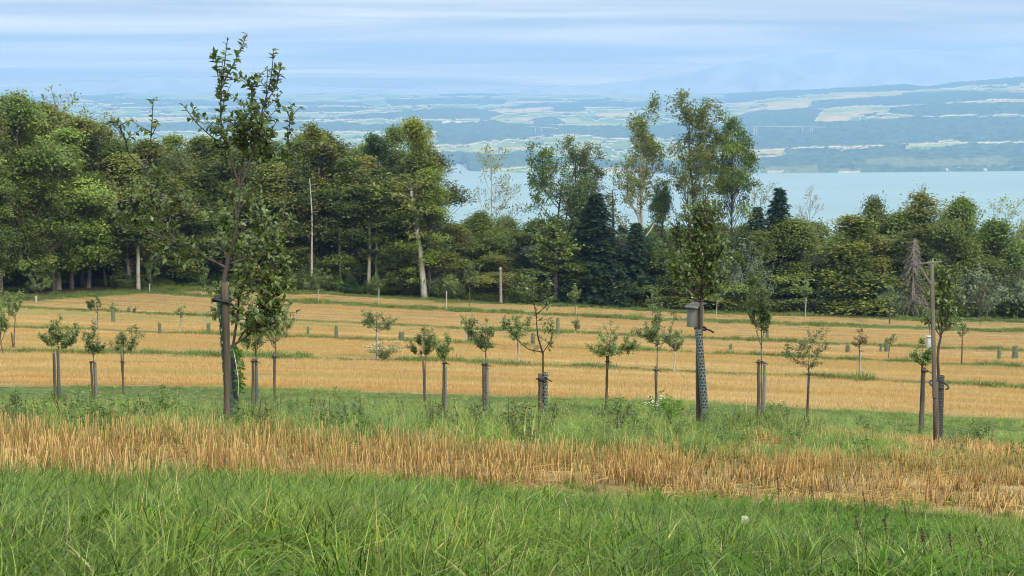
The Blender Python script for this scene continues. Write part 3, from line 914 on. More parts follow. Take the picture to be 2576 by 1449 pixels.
# dark undergrowth inside the wood
x = -60
while x < 2650:
    base_top = 640 if x < 560 else 655
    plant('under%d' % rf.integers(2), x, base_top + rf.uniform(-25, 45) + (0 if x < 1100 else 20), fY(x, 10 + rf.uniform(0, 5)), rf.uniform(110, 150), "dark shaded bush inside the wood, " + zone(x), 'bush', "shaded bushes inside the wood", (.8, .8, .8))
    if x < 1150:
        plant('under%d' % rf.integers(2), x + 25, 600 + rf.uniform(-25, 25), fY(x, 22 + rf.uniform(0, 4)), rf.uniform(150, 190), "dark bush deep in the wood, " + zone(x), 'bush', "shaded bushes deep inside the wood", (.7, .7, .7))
    x += 62
# low growth at the edge of the middle part (x 560..1130)
for x in range(585, 1125, 44):
    xx = x + rf.uniform(-14, 14)
    plant(['bush0', 'bush1', 'cone0', 'low1', 'cone1'][rf.integers(5)], xx, rf.uniform(640, 712), fY(xx, rf.uniform(-.5, 3)), rf.uniform(70, 110), "low edge bush, " + zone(xx), 'bush', "bushes along the middle wood edge", (rf.uniform(.8, 1.1),) * 3)
for x in range(-60, 560, 46):
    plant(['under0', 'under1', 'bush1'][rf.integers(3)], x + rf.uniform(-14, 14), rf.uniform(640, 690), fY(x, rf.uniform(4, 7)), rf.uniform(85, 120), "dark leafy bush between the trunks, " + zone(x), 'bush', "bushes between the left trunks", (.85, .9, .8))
for x in range(250, 560, 50):
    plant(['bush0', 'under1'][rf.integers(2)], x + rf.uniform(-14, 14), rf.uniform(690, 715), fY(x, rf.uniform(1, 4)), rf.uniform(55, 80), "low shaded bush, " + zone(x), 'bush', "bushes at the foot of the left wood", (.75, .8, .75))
# middle and right wood: mass
for row, (off, step, drop) in enumerate(((3., 74, 62), (10., 76, 28), (18., 80, 4))):
    x = 1140 + row * 25
    while x < 2660:
        top = skyline(x) + drop * rf.uniform(.5, 1.5) + rf.uniform(-4, 12)
        r = rf.random()
        if x < 1760:
            var = 'low%d' % rf.integers(2) if r < .4 else ('dark%d' % rf.integers(2) if r < .65 else ('spruce%d' % rf.integers(2) if r < .85 else 'olive%d' % rf.integers(2)))
            grp, lab = G_M, ROWS[row] + " green tree, " + zone(x)
        else:
            var = 'low%d' % rf.integers(2) if r < .5 else ('cone%d' % rf.integers(2) if r < .78 else 'dark%d' % rf.integers(2))
            grp, lab = G_R, ROWS[row] + " green tree, " + zone(x)
        w = rf.uniform(130, 190) * (.8 if var[0] == 's' else 1)
        v = rf.uniform(.75, 1.3)
        plant(var, x + rf.uniform(-12, 12), top, fY(x, off + rf.uniform(-1, 2)), w, lab.replace("green tree", "dark spruce") if var[0] == 's' else lab, 'tree', grp, (v * rf.uniform(.95, 1.15), v, v * .9))
        x += step * rf.uniform(.8, 1.2)
for x in range(1150, 2660, 58):
    xx = x + rf.uniform(-14, 14)
    plant(['bush0', 'bush1', 'under0', 'under1', 'bush0'][rf.integers(5)], xx, rf.uniform(690, 745), fY(xx, rf.uniform(0, 2.5)), rf.uniform(75, 115), "low edge bush, " + zone(xx), 'bush', "bushes along the right wood edge", (rf.uniform(.75, 1.05),) * 3)

# trees one can single out
SP_ = [
 ('baretop', 125, 222, 14, 150, "half-bare tree topping the far left wood", (1, 1, 1)),
 ('thin', 240, 268, 10, 150, "thin-leaved tree at the right shoulder of the left wood's top", (1, .95, .8)),
 ('beech1', 30, 236, 6, 210, "big dense green tree at the left margin of the photo", (.95, 1, 1)),
 ('beech2', 165, 330, 0, 200, "broad leafy tree hanging low over the left field corner", (1.1, 1.15, .95)),
 ('olive0', 800, 312, 6, 170, "olive-yellow tree crown right of the big orchard tree", (1.25, 1.15, .8)),
 ('dark1', 930, 338, 5, 120, "dark leafy tree between the two olive crowns left of the gap", (.8, .95, 1)),
 ('olive1', 1040, 308, 4, 150, "yellow-green tree at the right end of the left wood", (1.15, 1.15, .75)),
 ('sparse0', 1065, 316, 6, 120, "airy wind-swept tree top at the right end of the left wood", (1.1, 1.05, .8)),
 ('beech0', 1075, 430, 1, 150, "broad yellow-green tree with pale leaning trunk left of the gap", (1.15, 1.15, .75)),
 ('thin', 1248, 362, 14, 130, "thin bare-branched tree against the lake, left of the oak", (1, 1, .9)),
 ('low0', 1215, 540, 8, 130, "bushy tree below the thin bare tree", (1.1, 1.1, .8)),
 ('oak', 1382, 356, 5, 200, "gnarled dark oak against the lake", (.9, 1, .95)),
 ('sparse1', 1472, 340, 8, 120, "half-bare tall tree just right of the oak", (.8, .9, .8)),
 ('spruce0', 1500, 486, 2, 235, "large dark spruce at the edge, right of the oak", (.8, .9, .9)),
 ('spruce1', 1425, 610, 1, 150, "squat dark spruce below the oak", (.8, .9, .9)),
 ('spruce1', 1600, 560, 3, 185, "dark spruce left of the pale tall trunk", (.8, .9, .9)),
 ('sparse0', 1630, 238, 4, 165, "tall airy tree with pale bare trunk against the lake", (.75, .8, .7)),
 ('dark0', 1664, 430, 8, 80, "ivy-dark narrow tree behind the pale tall trunk", (.7, .85, .8)),
 ('sparse1', 1766, 226, 6, 150, "tallest tree, wind-swept, behind the nest box tree", (.75, .82, .65)),
 ('beech3', 1842, 290, 7, 125, "tall dense tree leaning right, just right of the tallest tree", (.85, .95, .75)),
 ('thin', 1925, 450, 9, 110, "small wind-bent thin tree against the lake, left of the small spruce", (1, 1, .9)),
 ('spruce0', 1962, 472, 6, 190, "small pointed spruce against the lake", (.8, .9, .9)),
 ('spruce1', 1905, 520, 5, 170, "short dark spruce left of the small pointed spruce", (.8, .9, .9)),
 ('bare', 2040, 462, 9, 95, "bare dead tree against the lake", (1, 1, 1)),
 ('willow0', 1870, 592, 1.5, 170, "grey-green willow bush right of the nest box tree", (.9, .95, 1.)),
 ('low1', 1995, 556, 3, 190, "rounded yellow-green tree below the bare dead tree", (1.2, 1.15, .75)),
 ('cone0', 2150, 552, 1.5, 220, "light green cone-shaped tree in the right wood", (1.15, 1.2, .8)),
 ('low0', 2200, 506, 9, 120, "small crown against the lake, left of the broad olive tree", (.9, .9, .75)),
 ('olive0', 2320, 488, 9, 220, "broad olive-green tree against the lake at the right", (1.15, 1.1, .75)),
 ('low1', 2425, 505, 10, 150, "dull green crown right of the broad olive tree", (.85, .9, .75)),
 ('baretop', 2320, 462, 11, 60, "bare twigs sticking out above the broad olive tree", (1, 1, 1)),
 ('thin', 2548, 492, 8, 150, "thin-leaved tree at the right margin of the photo", (1.1, 1.2, 1.1)),
 ('low0', 2500, 560, 5, 190, "dark rounded tree near the right margin", (.75, .85, .75)),
 ('deadspruce', 2300, 600, .5, 105, "grey dead spruce behind the perch post", (1, 1, 1)),
 ('willow1', 2445, 645, 1, 220, "grey-green willow thicket right of the perch post", (1.1, 1.1, 1.05)),
 ('willow0', 2590, 660, 1, 200, "grey-green willow thicket at the right margin", (1.1, 1.1, 1.1)),
 ('willow1', 2240, 690, .5, 110, "silvery bush left of the dead spruce", (.9, 1, .9)),
 ('bush0', 2100, 690, .5, 120, "dark green bush at the field edge below the light cone-shaped tree", (.8, .9, .8)),
 ('rustspruce', 1027, 648, 1.5, 60, "rust-brown dead conifer at the middle wood edge", (1, 1, 1)),
 ('bush1', 1300, 672, .5, 130, "yellow-green bush beside the broken pale snag", (1.2, 1.2, .7)),
 ('spruce0', 880, 690, -.5, 70, "small conifer at the field edge left of the rust-brown one", (1.6, 1.5, 1)),
]
for var, x, top, off, w, lab, col in SP_:
    plant(var, x, top, fY(x, off), w, lab, 'bush' if var.startswith(('bush', 'willow')) else 'tree', None, col, rot=.4 if var.startswith(('sparse', 'thin')) else None)

# single trunks that show at the edge
def trunk(name, pts, r0, r1, off, mat, label, leafy=0, cat='tree'):
    Y = fY(pts[0][0], off)
    P = np.array([at(x, y, Y) for x, y in pts])
    P[0, 2] = gz(P[0, 0], Y) - .2
    n = 12; t_ = np.linspace(0, len(P) - 1, n); Q = np.stack([np.interp(t_, np.arange(len(P)), P[:, j]) for j in range(3)], -1)
    Q[1:-1] = .25 * Q[:-2] + .5 * Q[1:-1] + .25 * Q[2:]
    org = Q[0].copy(); Q = Q - org; mb = MB(); cr = MB()
    mb.tube(Q, np.linspace(r0, r1, n) * (1 + .25 * np.exp(-np.arange(n))), 8)
    rr = np.random.default_rng(int(pts[0][0]))
    H = Q[-1, 2]
    for k in range(9 + (26 if leafy else 0)):        # stubs below, leafy boughs above
        u = rr.uniform(.3, .98) if not leafy else rr.uniform(.45, 1) ** .7
        q = Q[min(n - 1, int(u * n))]
        d = unit(rr.normal(size=3) * (1, 1, .25) + (0, 0, .3))
        if leafy and u > .55:
            e = q + d * rr.uniform(1., 3.2) + (0, 0, rr.uniform(0, 1.5)); b = bez(q, (q + e) / 2 + (0, 0, .3), e, 5)
            mb.tube(b, np.linspace(r1 * .4, .02, 5), 4, cap=False)
            m = 60; C = b[rr.integers(2, 5, m)] + rr.normal(0, .5, (m, 3)) * (1, 1, .4)
            cr.leaves(C, rr.normal(size=(m, 3)) * (1, 1, .3) + (.2, 0, -.2), unit(rr.normal(0, .5, (m, 3)) + (0, 0, 1)), rr.uniform(.3, .6, m), rr.uniform(.2, .35, m), np.clip(rr.normal(rr.normal(.4, .2), .15, m), 0, 1))
        else:
            mb.tube(np.stack((q, q + d * rr.uniform(.3, 1.0))), (.045, .015), 4)
    if not leafy:
        return tag(link(name, mb.mesh(name, mat, True), None, org), label, cat)
    o = thing(name, org, label, cat)
    link("trunk", mb.mesh("trunk", mat, True), o); link("crown", cr.mesh("crown", M['beech' if leafy == 1 else 'olive']), o)
    return o
trunk('beech_tree', [(1068, 745), (1060, 660), (1048, 575), (1035, 480)], .40, .22, -.6, M['barkpale'], "pale leaning beech with bare lower trunk left of the gap", 2)
trunk('beech_tree', [(926, 690), (931, 600), (928, 540), (915, 470)], .24, .12, .6, M['barkpale'], "beech with curved pale trunk left of its leaning neighbour", 2)
trunk('beech_tree', [(946, 690), (948, 540), (950, 480)], .18, .10, .8, M['barkpale'], "straight pale-trunked beech beside the curved one", 1)
trunk('dead_snag', [(782, 640), (785, 540), (779, 450)], .17, .05, .0, M['barkpale'], "thin bleached dead conifer trunk right of the big orchard tree")
trunk('beech_tree', [(222, 752), (224, 700), (226, 600)], .33, .22, -.6, M['bark'], "tree with leaning brown trunk at the left wood's edge", 1)
trunk('beech_tree', [(148, 762), (146, 700), (145, 620)], .38, .28, .2, M['bark'], "thick-trunked tree in the shade at the far left edge", 1)
trunk('beech_tree', [(348, 732), (347, 640), (347, 560)], .25, .17, -.3, M['barkpale'], "tree with straight pale trunk at the left wood's edge", 1)
trunk('broken_snag', [(1260, 762), (1259, 672)], .20, .15, -2.2, M['deadwood'], "broken pale snag standing at the middle wood's edge")
trunk('broken_snag', [(1545, 590), (1543, 530), (1540, 478)], .24, .06, 6, M['rust'], "dark broken snag against the lake between spruce and pale trunk")
trunk('oak_tree', [(1401, 785), (1398, 720), (1396, 600)], .42, .30, -.6, M['barkdark'], "thick dark-trunked tree at the field edge below the oak", 1)
trunk('beech_tree', [(855, 650), (853, 560), (850, 500)], .18, .10, .4, M['bark'], "slim brown-trunked tree right of the bleached dead trunk", 1)
# ------------------------------------------------------------------ orchard trees, stakes and trunk guards
def leaves_along(cr, rng, path, n, leaf, lo=.25, tint=.45, fold=.18, sig=.5, spread=0.):
    path = np.asarray(path); m = len(path) - 1
    tt = np.sort(rng.uniform(lo, 1, n))
    i = np.clip((tt * m).astype(int), 0, m - 1); f = (tt * m - i)[:, None]
    P = path[i] * (1 - f) + path[i + 1] * f
    T = unit(path[i + 1] - path[i])
    out = unit(np.cross(T, rand_dirs(rng, n)))
    if spread: P = P + out * (rng.random(n) * spread)[:, None]
    D = unit(T * .45 + out * .9 + np.array((0, 0, -.12)) + rng.normal(0, .15, (n, 3)))
    N = unit(np.array((0, 0, .75)) + T * .3 + rng.normal(0, sig, (n, 3)))
    L = leaf * rng.uniform(.65, 1.15, n)
    cr.leaves(P, D, N, L, L * .56, np.clip(rng.normal(tint, .2, n), 0, 1), fold)

def guard_mesh(name, r, h, na, nh, mat, taper=0., half=False, hole=.62, lean=(0, 0)):
    """perforated plastic sleeve, holes are real"""
    mb = MB()
    sweep = math.pi * 1.15 if half else 2 * math.pi
    for j in range(nh):
        for i in range(na):
            o = .5 * (j % 2)
            def pt(a, b):
                th = (i + o + a) * sweep / na + (2.6 if half else 0)
                z = (j + b) / nh
                rr = r * (1 - taper * z)
                return (rr * math.cos(th) + lean[0] * z, rr * math.sin(th) + lean[1] * z, z * h)
            k0, k1 = .5 - hole / 2, .5 + hole / 2
            q = [pt(0, 0), pt(1, 0), pt(1, 1), pt(0, 1), pt(.5, k0), pt(k1, .5), pt(.5, k1), pt(k0, .5)]
            mb.add(q, [(0, 1, 4), (1, 5, 4), (1, 2, 5), (2, 6, 5), (2, 3, 6), (3, 7, 6), (3, 0, 7), (0, 4, 7)])
    return mb.mesh(name, mat, True)

G_NEAR = {}
def get_guard(h, r, kind):
    key = (round(h, 1), round(r, 3), kind)
    if key not in G_NEAR:
        na, nh = (6, max(4, int(h / (r * 1.05)))) if kind != 'far' else (6, max(4, int(h / (r * 1.2))))
        G_NEAR[key] = guard_mesh("guard_sleeve", r, round(h, 1), na, nh, M['guardpale'] if kind == 'pale' else M['guard'], hole=.74)
    return G_NEAR[key]

STAKE = {}
def stake_mesh(mat, seed):
    if (mat, seed) not in STAKE:
        rng = np.random.default_rng(seed); mb = MB()
        z = np.linspace(-.25, 1, 9)
        P = np.stack((rng.normal(0, .006, 9), rng.normal(0, .006, 9), z), -1)
        mb.tube(P, np.concatenate((np.linspace(1.04, .97, 8), [.9])) * rng.uniform(.96, 1.04, 9), 9)
        STAKE[(mat, seed)] = mb.mesh("stake", M[mat], False)
        me = STAKE[(mat, seed)]
        co = np.zeros(len(me.vertices) * 3, np.float32); me.vertices.foreach_get("co", co)
        co = co.reshape(-1, 3); zi = co[:, 2].copy()
        me.vertices.foreach_set("co", co.ravel())
    return STAKE[(mat, seed)]

def stake(X, Y, h, r, label, lean=(0, 0), mat='stake', tie=None, group="stakes of the young trees", seed=0):
    """round wooden stake, optionally with a rubber tie at fraction `tie` of its height"""
    g = float(gz(X, Y))
    rng = np.random.default_rng(seed + int(abs(X) * 37) + int(Y * 11))
    z = np.linspace(-.3, h, 10)
    P = np.stack((lean[0] * z / h + rng.normal(0, .004, 10), lean[1] * z / h + rng.normal(0, .004, 10), z), -1)
    mb = MB(); mb.tube(P, r * np.concatenate((np.linspace(1.05, .96, 9), [.88])) * rng.uniform(.96, 1.04, 10), 9)
    o = tag(link("wooden_stake", mb.mesh("wooden_stake", M[mat], False), None, (X, Y, g)), label, "stake", group)
    if tie is not None:
        zt, dx = tie[0] * h, tie[1]
        th = np.linspace(0, 2 * math.pi, 17)
        c = np.array((lean[0] * tie[0] + dx / 2, lean[1] * tie[0], zt))
        ring = np.stack((c[0] + (abs(dx) / 2 + r * 1.5) * np.cos(th), c[1] + r * 1.6 * np.sin(th), c[2] + .012 * np.sin(th * 2)), -1)
        mt = MB(); mt.tube(ring, .017, 5, cap=False)
        tail = np.array([(c[0] + dx / 2 + r, c[1] - r, zt), (c[0] + dx / 2 + r + .06, c[1] - r - .01, zt - .012), (c[0] + dx / 2 + r + .12, c[1] - r, zt - .05)])
        mt.tube(tail, .013, 5)
        link("tie", mt.mesh("tie", M['rubber'], True), o)
    return o

def orchard(x, Y, crown, label, mat='orchard', shoots=26, per=26, leaf=.07, stem=None, seed=None, trunk_r=.022, droop=.1, cat='tree', group="young orchard trees on the slope",
            sk=None, gd=None, who=None, lean=0., bark='bark', name='young_tree'):
    """young fruit tree: crown fitted to the pixel box crown = (x0, x1, y0, y1) at distance Y"""
    rng = np.random.default_rng(seed if seed is not None else int(x * 7 + Y))
    if Y < 100: shoots, per = int(shoots * 1.35), int(per * 1.1)
    B = at(x, 900, Y); X = B[0]
    g = float(gz(X, Y)); base = np.array((X, Y, g))
    x0, x1, y0, y1 = crown
    c = at((x0 + x1) / 2, (y0 + y1) / 2, Y) - base
    a = (x1 - x0) / 2 * Y / FPX; b = abs(at(x, y0, Y)[2] - at(x, y1, Y)[2]) / 2
    bot = c[2] - b; a *= 1.2; b *= 1.3
    tr, cr = MB(), MB()
    fork = np.array((c[0] * .5 + lean, 0, bot + .12 * b))
    t0 = bez(np.array((0, 0, -.05)), np.array((lean * .6, 0, fork[2] * .5)), fork, 7)
    tr.tube(t0, np.linspace(trunk_r, trunk_r * .75, 7), 7)
    lead = bez(fork, fork + (0, 0, b * .6), np.array((c[0], rng.normal(0, .1 * a), c[2] + b * .55)), 6)
    tr.tube(lead, np.linspace(trunk_r * .7, .006, 6), 5)
    vase = rng.uniform(.0, 1.0); az0 = rng.uniform(0, 6.283); skew = rng.normal(0, .18)
    nl_ = 4 + int(rng.integers(0, 3)); limbs_ = []
    for k in range(nl_):                          # scaffold limbs
        az = az0 + k * 6.283 / nl_ + rng.normal(0, .3)
        e = np.array((c[0] + a * .62 * math.cos(az) + skew * a, a * .62 * math.sin(az), c[2] + b * rng.uniform(-.25, .55)))
        s0 = fork + (lead[2] - fork) * rng.uniform(0, .7)
        p = bez(s0, s0 + (e - s0) * np.array((.65, .65, .30)), e, 8)
        tr.tube(p, np.linspace(trunk_r * .5, trunk_r * .14, 8), 5, cap=False); limbs_.append(p)
    limbs_.append(bez(lead[0], lead[2], lead[-1], 8))
    for k in range(shoots):
        L0 = limbs_[rng.integers(len(limbs_))]
        s = L0[rng.integers(2, 8)]
        d = unit(rng.normal(size=3) * (1, 1, .75) + unit(s - (c - (0, 0, .6 * b))) * (1.0 + vase) + (0, 0, .35))
        e = s + d * np.array((a, a, b)) * rng.uniform(.3, .75)
        q = (e - c) / np.array((a, a, b)); ql = np.linalg.norm(q); lim = 1.0 if rng.random() < .82 else 1.4
        if ql > lim: e = c + q / ql * lim * np.array((a, a, b))
        path = bez(s, s + (e - s) * .55 * np.array((1.1, 1.1, .75)) + rng.normal(0, .05 * a, 3) - np.array((0, 0, droop * .5 * a)), e, 6)
        tr.tube(path, np.linspace(trunk_r * .22, .003, 6), 4, cap=False)
        leaves_along(cr, rng, path, int(per * rng.uniform(.5, 1.3) * (1 if lim == 1 else .8)), leaf, .1, np.clip(rng.normal(.45, .15), .1, .9), spread=.02 + .03 * a)
        for q_ in range(2):                       # side twigs
            s2 = path[rng.integers(1, 5)]; e2 = s2 + unit(rng.normal(size=3) * (1, 1, .6) + unit(path[-1] - path[0]) * .8 + (0, 0, .35)) * a * rng.uniform(.12, .32)
            p2 = bez(s2, (s2 + e2) / 2 + rng.normal(0, .02, 3), e2, 4)
            tr.tube(p2, np.linspace(.005, .002, 4), 3, cap=False)
            leaves_along(cr, rng, p2, int(per * .4 * rng.uniform(.5, 1.4)), leaf, .1, spread=.02)
    o = thing(name, base, label, cat, group)
    link("trunk", tr.mesh("trunk", M[bark], True), o)
    link("crown", cr.mesh("crown", M[mat]), o)
    who = WHO.get(int(x), label.split(',')[0])
    if sk:      # (dx px, top px, radius, mat, tie frac)
        dx, ty, r, smat, tf = sk
        Pz = at(x + dx, ty, Y)
        stake(X + dx * Y / FPX, Y - .10, max(.3, Pz[2] - g), r * .85, "wooden stake of the " + who, lean=(rng.normal(0, .035), 0), mat=smat, tie=None if tf is None else (tf, -dx * Y / FPX))
    if gd:      # (dx px, top px, radius, kind)
        dx, ty, r, kind = gd
        h = max(.3, round(float(at(x, ty, Y)[2] - g), 1))
        me = get_guard(h, r, kind)
        tag(link("tree_guard", me, None, (X + dx * Y / FPX, Y, g)), "perforated sleeve of the " + who, "tree guard", "perforated trunk sleeves")
    return o

WHO = {141: 'leftmost of three young trees at the left', 640: 'sleeved young tree behind the big left tree', 690: 'young tree right of the sleeved one behind the big tree', 1222: 'wide-branched young tree left of the thin forked tree',
       1653: 'dark wide young tree left of the nest box tree', 1069: 'left tree of the middle pair', 1118: 'right tree of the middle pair', 235: 'middle one of three young trees at the left', 308: 'rightmost of three young trees at the left'}
RB = []   # second strip of trees: x, Y, crown box, label, material, shoots, per leaf, stake, guard
OT = [
 (141, 44, (106, 196, 800, 885), "bushy young tree near the left margin, leftmost of three in front of the stubble", 'orchard', 34, 30, (-4, 888, .05, 'stake', None), (5, 885, .044, 'std')),
 (235, 50, (206, 262, 822, 905), "upright young tree, middle one of three at the left", 'orchard', 24, 28, (-2, 908, .045, 'stake', .97), (4, 912, .042, 'pale')),
 (308, 54, (274, 352, 824, 895), "vase-shaped young tree, rightmost of three at the left", 'orchard2', 26, 26, (1, 890, .04, 'stake', .8), None),
 (640, 42, (604, 684, 792, 905), "young tree half hidden behind the big left tree's foot, with greenish sleeve", 'orchard2', 30, 26, (-6, 903, .045, 'stake', .95), (4, 900, .044, 'std')),
 (690, 50, (652, 742, 782, 892), "young tree just right of the sleeved tree behind the big left tree", 'orchard2', 34, 26, (0, 885, .045, 'stake', .9), None),
 (1069, 52, (1040, 1100, 828, 915), "dark leafy young tree, left of a pair in the middle of the grass strip", 'orchard', 30, 30, (-1, 905, .045, 'stake', None), None),
 (1118, 47, (1092, 1148, 838, 922), "lighter young tree, right of a pair in the middle of the grass strip", 'orchard2', 28, 26, (-4, 905, .045, 'stake', .93), (3, 922, .042, 'pale')),
 (1222, 42, (1172, 1272, 805, 905), "young tree with pale sleeve and wide low branches, left of the thin forked tree", 'orchard', 26, 26, (-5, 912, .05, 'stake', .96), (4, 918, .042, 'pale')),
 (1525, 50, (1486, 1592, 815, 912), "rounded light green young tree right of the thin forked tree", 'orchard2', 40, 30, (0, 895, .05, 'stake', .9), None),
 (1653, 48, (1603, 1706, 775, 892), "dark wide young tree between the rounded light one and the nest box tree", 'orchard', 38, 30, (0, 922, .05, 'stake', .93), None),
 (1918, 40, (1880, 1948, 680, 895), "tall narrow young tree right of the nest box tree", 'orchard', 48, 30, (-7, 905, .055, 'stake', .96), (6, 915, .042, 'pale')),
 (2033, 48, (1978, 2094, 842, 945), "open spreading young tree with stake, right of the tall narrow tree", 'orchard', 24, 24, (1, 935, .045, 'stake', .95), None),
 (2320, 38, (2292, 2348, 858, 935), "small young tree with dark sleeve left of the perch post", 'orchard2', 22, 24, (-2, 925, .055, 'stake', .95), (6, 955, .044, 'std')),
 # rows across the stubble
 (947, 84, (905, 990, 775, 842), "wind-blown young tree above the pale flowering bush", 'orchard', 30, 26, (2, 835, .045, 'stakepale', None), None),
 (1304, 84, (1264, 1338, 785, 868), "young tree in the second row, behind the thin forked tree", 'orchard2', 30, 26, (0, 862, .05, 'stakepale', None), None),
 (1697, 82, (1676, 1722, 842, 890), "low young tree just left of the nest box tree's stake", 'orchard2', 18, 24, (-2, 885, .05, 'stakepale', None), None),
 (2163, 82, (2134, 2188, 832, 882), "reddish-brown thin young tree on a grassy mound", 'orchard3', 14, 16, (0, 880, .05, 'stakepale', .97), None),
 (8, 80, (-35, 26, 735, 880), "young tree cut by the left margin", 'orchard2', 34, 30, None, None),
 (37, 86, (22, 62, 735, 815), "pale young tree next to the left margin", 'orchard2', 22, 26, (-2, 836, .05, 'stake', None), None),
 (247, 108, (224, 272, 748, 792), "spreading young tree in the third row at the left", 'orchard', 20, 24, (0, 792, .05, 'stakepale', None), None),
 (456, 108, (440, 472, 764, 806), "slim young tree in the third row left of the big tree", 'orchard2', 10, 16, (0, 806, .05, 'stakepale', None), None),
 (1172, 110, (1158, 1186, 790, 826), "thin sapling on a pale post in the third row", 'orchard2', 9, 14, (0, 818, .055, 'stakepale', None), None),
 (1447, 112, (1437, 1462, 790, 836), "slim sapling in the third row, right of the thin forked tree", 'orchard2', 12, 18, (0, 834, .04, 'stakepale', None), None),
 (2419, 110, (2408, 2434, 812, 852), "slim sapling in the third row right of the perch post", 'orchard', 10, 18, (0, 848, .055, 'stake', None), None),
 (2340, 135, (2318, 2352, 770, 835), "leafy sapling behind the grey box on the perch tree", 'orchard2', 14, 18, None, None),
 (2235, 112, (2225, 2262, 836, 868), "small wind-bent sapling in a net, left of the perch post", 'orchard', 8, 14, None, None),
 (327, 140, (310, 344, 758, 800), "sapling between the third-row tree and the slim one at the left", 'orchard2', 10, 16, None, None),
 (285, 138, (276, 296, 764, 784), "net-wrapped sapling at the left edge of the stubble", 'orchard2', 8, 16, None, None),
 (94, 146, (62, 122, 685, 745), "yellow-green small tree in front of the left wood's corner", 'orchard2', 26, 34, (4, 745, .12, 'stakepale', None), None),
 (240, 0, None, None, None, 0, 0, None, None),
 (380, 172, (364, 398, 665, 716), "grey-green young tree on a pale stake by the left wood", 'orchard', 22, 34, (2, 714, .09, 'stakepale', None), None),
 (513, 172, (500, 526, 655, 738), "slim young tree on a pale stake left of the big tree", 'orchard2', 16, 24, (0, 735, .07, 'stakepale', None), None),
 (803, 172, (768, 832, 676, 738), "fan-shaped young tree at the far strip, right of the big tree", 'orchard2', 34, 34, (0, 728, .08, 'stakepale', None), None),
 (953, 172, (934, 974, 686, 735), "young tree on a slanting stake in the far strip", 'orchard2', 22, 30, (1, 725, .08, 'stakepale', None), None),
 (1124, 170, (1104, 1148, 694, 738), "brush-like bright young tree in the far strip by the gap", 'orchard2', 30, 34, (0, 732, .09, 'stakepale', None), None),
 (1181, 176, (1160, 1206, 642, 740), "slender tall sapling right of the brush-like young tree", 'orchard2', 26, 34, None, None),
 (1447, 170, (1430, 1464, 718, 768), "young tree with bent stem in the far strip below the oak", 'orchard2', 20, 30, (1, 770, .07, 'stakepale', None), None),
 (1640, 176, (1622, 1660, 728, 785), "pale sapling in the far strip left of the nest box tree", 'orchard2', 20, 30, None, None),
 (1800, 178, (1784, 1818, 720, 765), "sapling on a thin stem just right of the nest box tree", 'orchard', 16, 26, (0, 755, .05, 'stakepale', None), None),
 (2022, 172, (2000, 2046, 700, 752), "yellow-green young tree on a pale stake before the right wood", 'orchard2', 28, 34, (0, 748, .07, 'stakepale', None), None),
 (2234, 176, (2206, 2262, 715, 775), "silvery young tree with dark stake before the right wood", 'orchard2', 30, 34, (0, 780, .10, 'stake', None), None),
 (2462, 174, (2440, 2486, 720, 785), "brownish thin young tree before the willow thicket", 'orchard3', 18, 24, None, None),
]
for x, Y, crown, lab, mat, sh, per, sk, gd in OT:
    if crown is None: continue
    far = Y > 100
    orchard(x, Y, crown, lab, mat, sh, per, leaf=.078 if Y < 60 else (.11 if Y < 100 else (.15 if Y < 150 else .19)), sk=sk, gd=gd, trunk_r=.024 if Y < 60 else .04, who=lab)

# net cylinders round young bushes on the rows
def net(x, ytop, ybot, wpx, label, cone=.2):
    Y = hit(x, ybot + 1)
    P = at(x, ybot, Y); h = max(.4, at(x, ytop, Y)[2] - P[2]); r = wpx / 2 * Y / FPX
    me = guard_mesh("net_sleeve", r, h, 9, 9, M['net'], cone, hole=.66)
    o = tag(link("net_guard", me, None, (P[0], Y, float(gz(P[0], Y)))), label, "net guard", "net guards along the rows")
    rng = np.random.default_rng(int(x)); cr = MB()
    n = 120
    Q = rng.normal(0, 1, (n, 3)) * (r * .45, r * .45, 0) + np.stack((0 * np.arange(n), 0 * np.arange(n), rng.uniform(.1, 1.05, n) * h), -1)
    cr.leaves(Q, rng.normal(size=(n, 3)), rng.normal(size=(n, 3)) + (0, 0, .8), .11, .06, np.clip(rng.normal(.4, .2, n), 0, 1))
    b = thing("small_bush", (P[0], Y, float(gz(P[0], Y))), label.replace("net sleeve", "small leafy shoot") .replace("net cone", "small leafy shoot") + ", inside its net", "bush", "small shoots inside the nets")
    tr = MB(); tr.tube(np.array([(0, 0, -.03), (.01, 0, h * .5), (0, .01, h * .95)]), (.02, .014, .006), 5)
    link("stem", tr.mesh("stem", M['bark'], True), b); link("crown", cr.mesh("crown", M['orchard']), b)
NETS = [(775, 822, 846, 7, "net cone left of the wind-blown young tree, nearer the big tree"), (846, 820, 850, 10, "net cone just left of the wind-blown young tree"),
        (1010, 835, 858, 16, "wide net sleeve right of the wind-blown young tree"), (1180, 838, 862, 9, "net sleeve behind the pale-sleeved young tree"),
        (1341, 838, 868, 12, "dark net cone behind the thin forked tree"), (1403, 800, 842, 11, "tall net sleeve right of the thin forked tree"),
        (525, 812, 842, 9, "net sleeve left of the big tree's stake"), (402, 812, 842, 9, "net sleeve in the stubble left of the big tree"),
        (1930, 830, 850, 8, "net sleeve behind the tall narrow young tree"), (1838, 866, 882, 8, "short net sleeve left of the tall narrow young tree"),
        (2132, 866, 888, 12, "net sleeve left of the reddish thin young tree"), (2230, 852, 886, 13, "stout net sleeve of the wind-bent sapling"),
        (2215, 866, 886, 6, "thin net sleeve beside the stout one left of the perch post"),
        (2513, 872, 906, 11, "net cone near the right margin, left one of two"), (2553, 870, 904, 17, "wide net cone near the right margin, right one of two"), (285, 776, 812, 10, "net sleeve at the left edge of the stubble")]
for n_ in NETS: net(*n_)

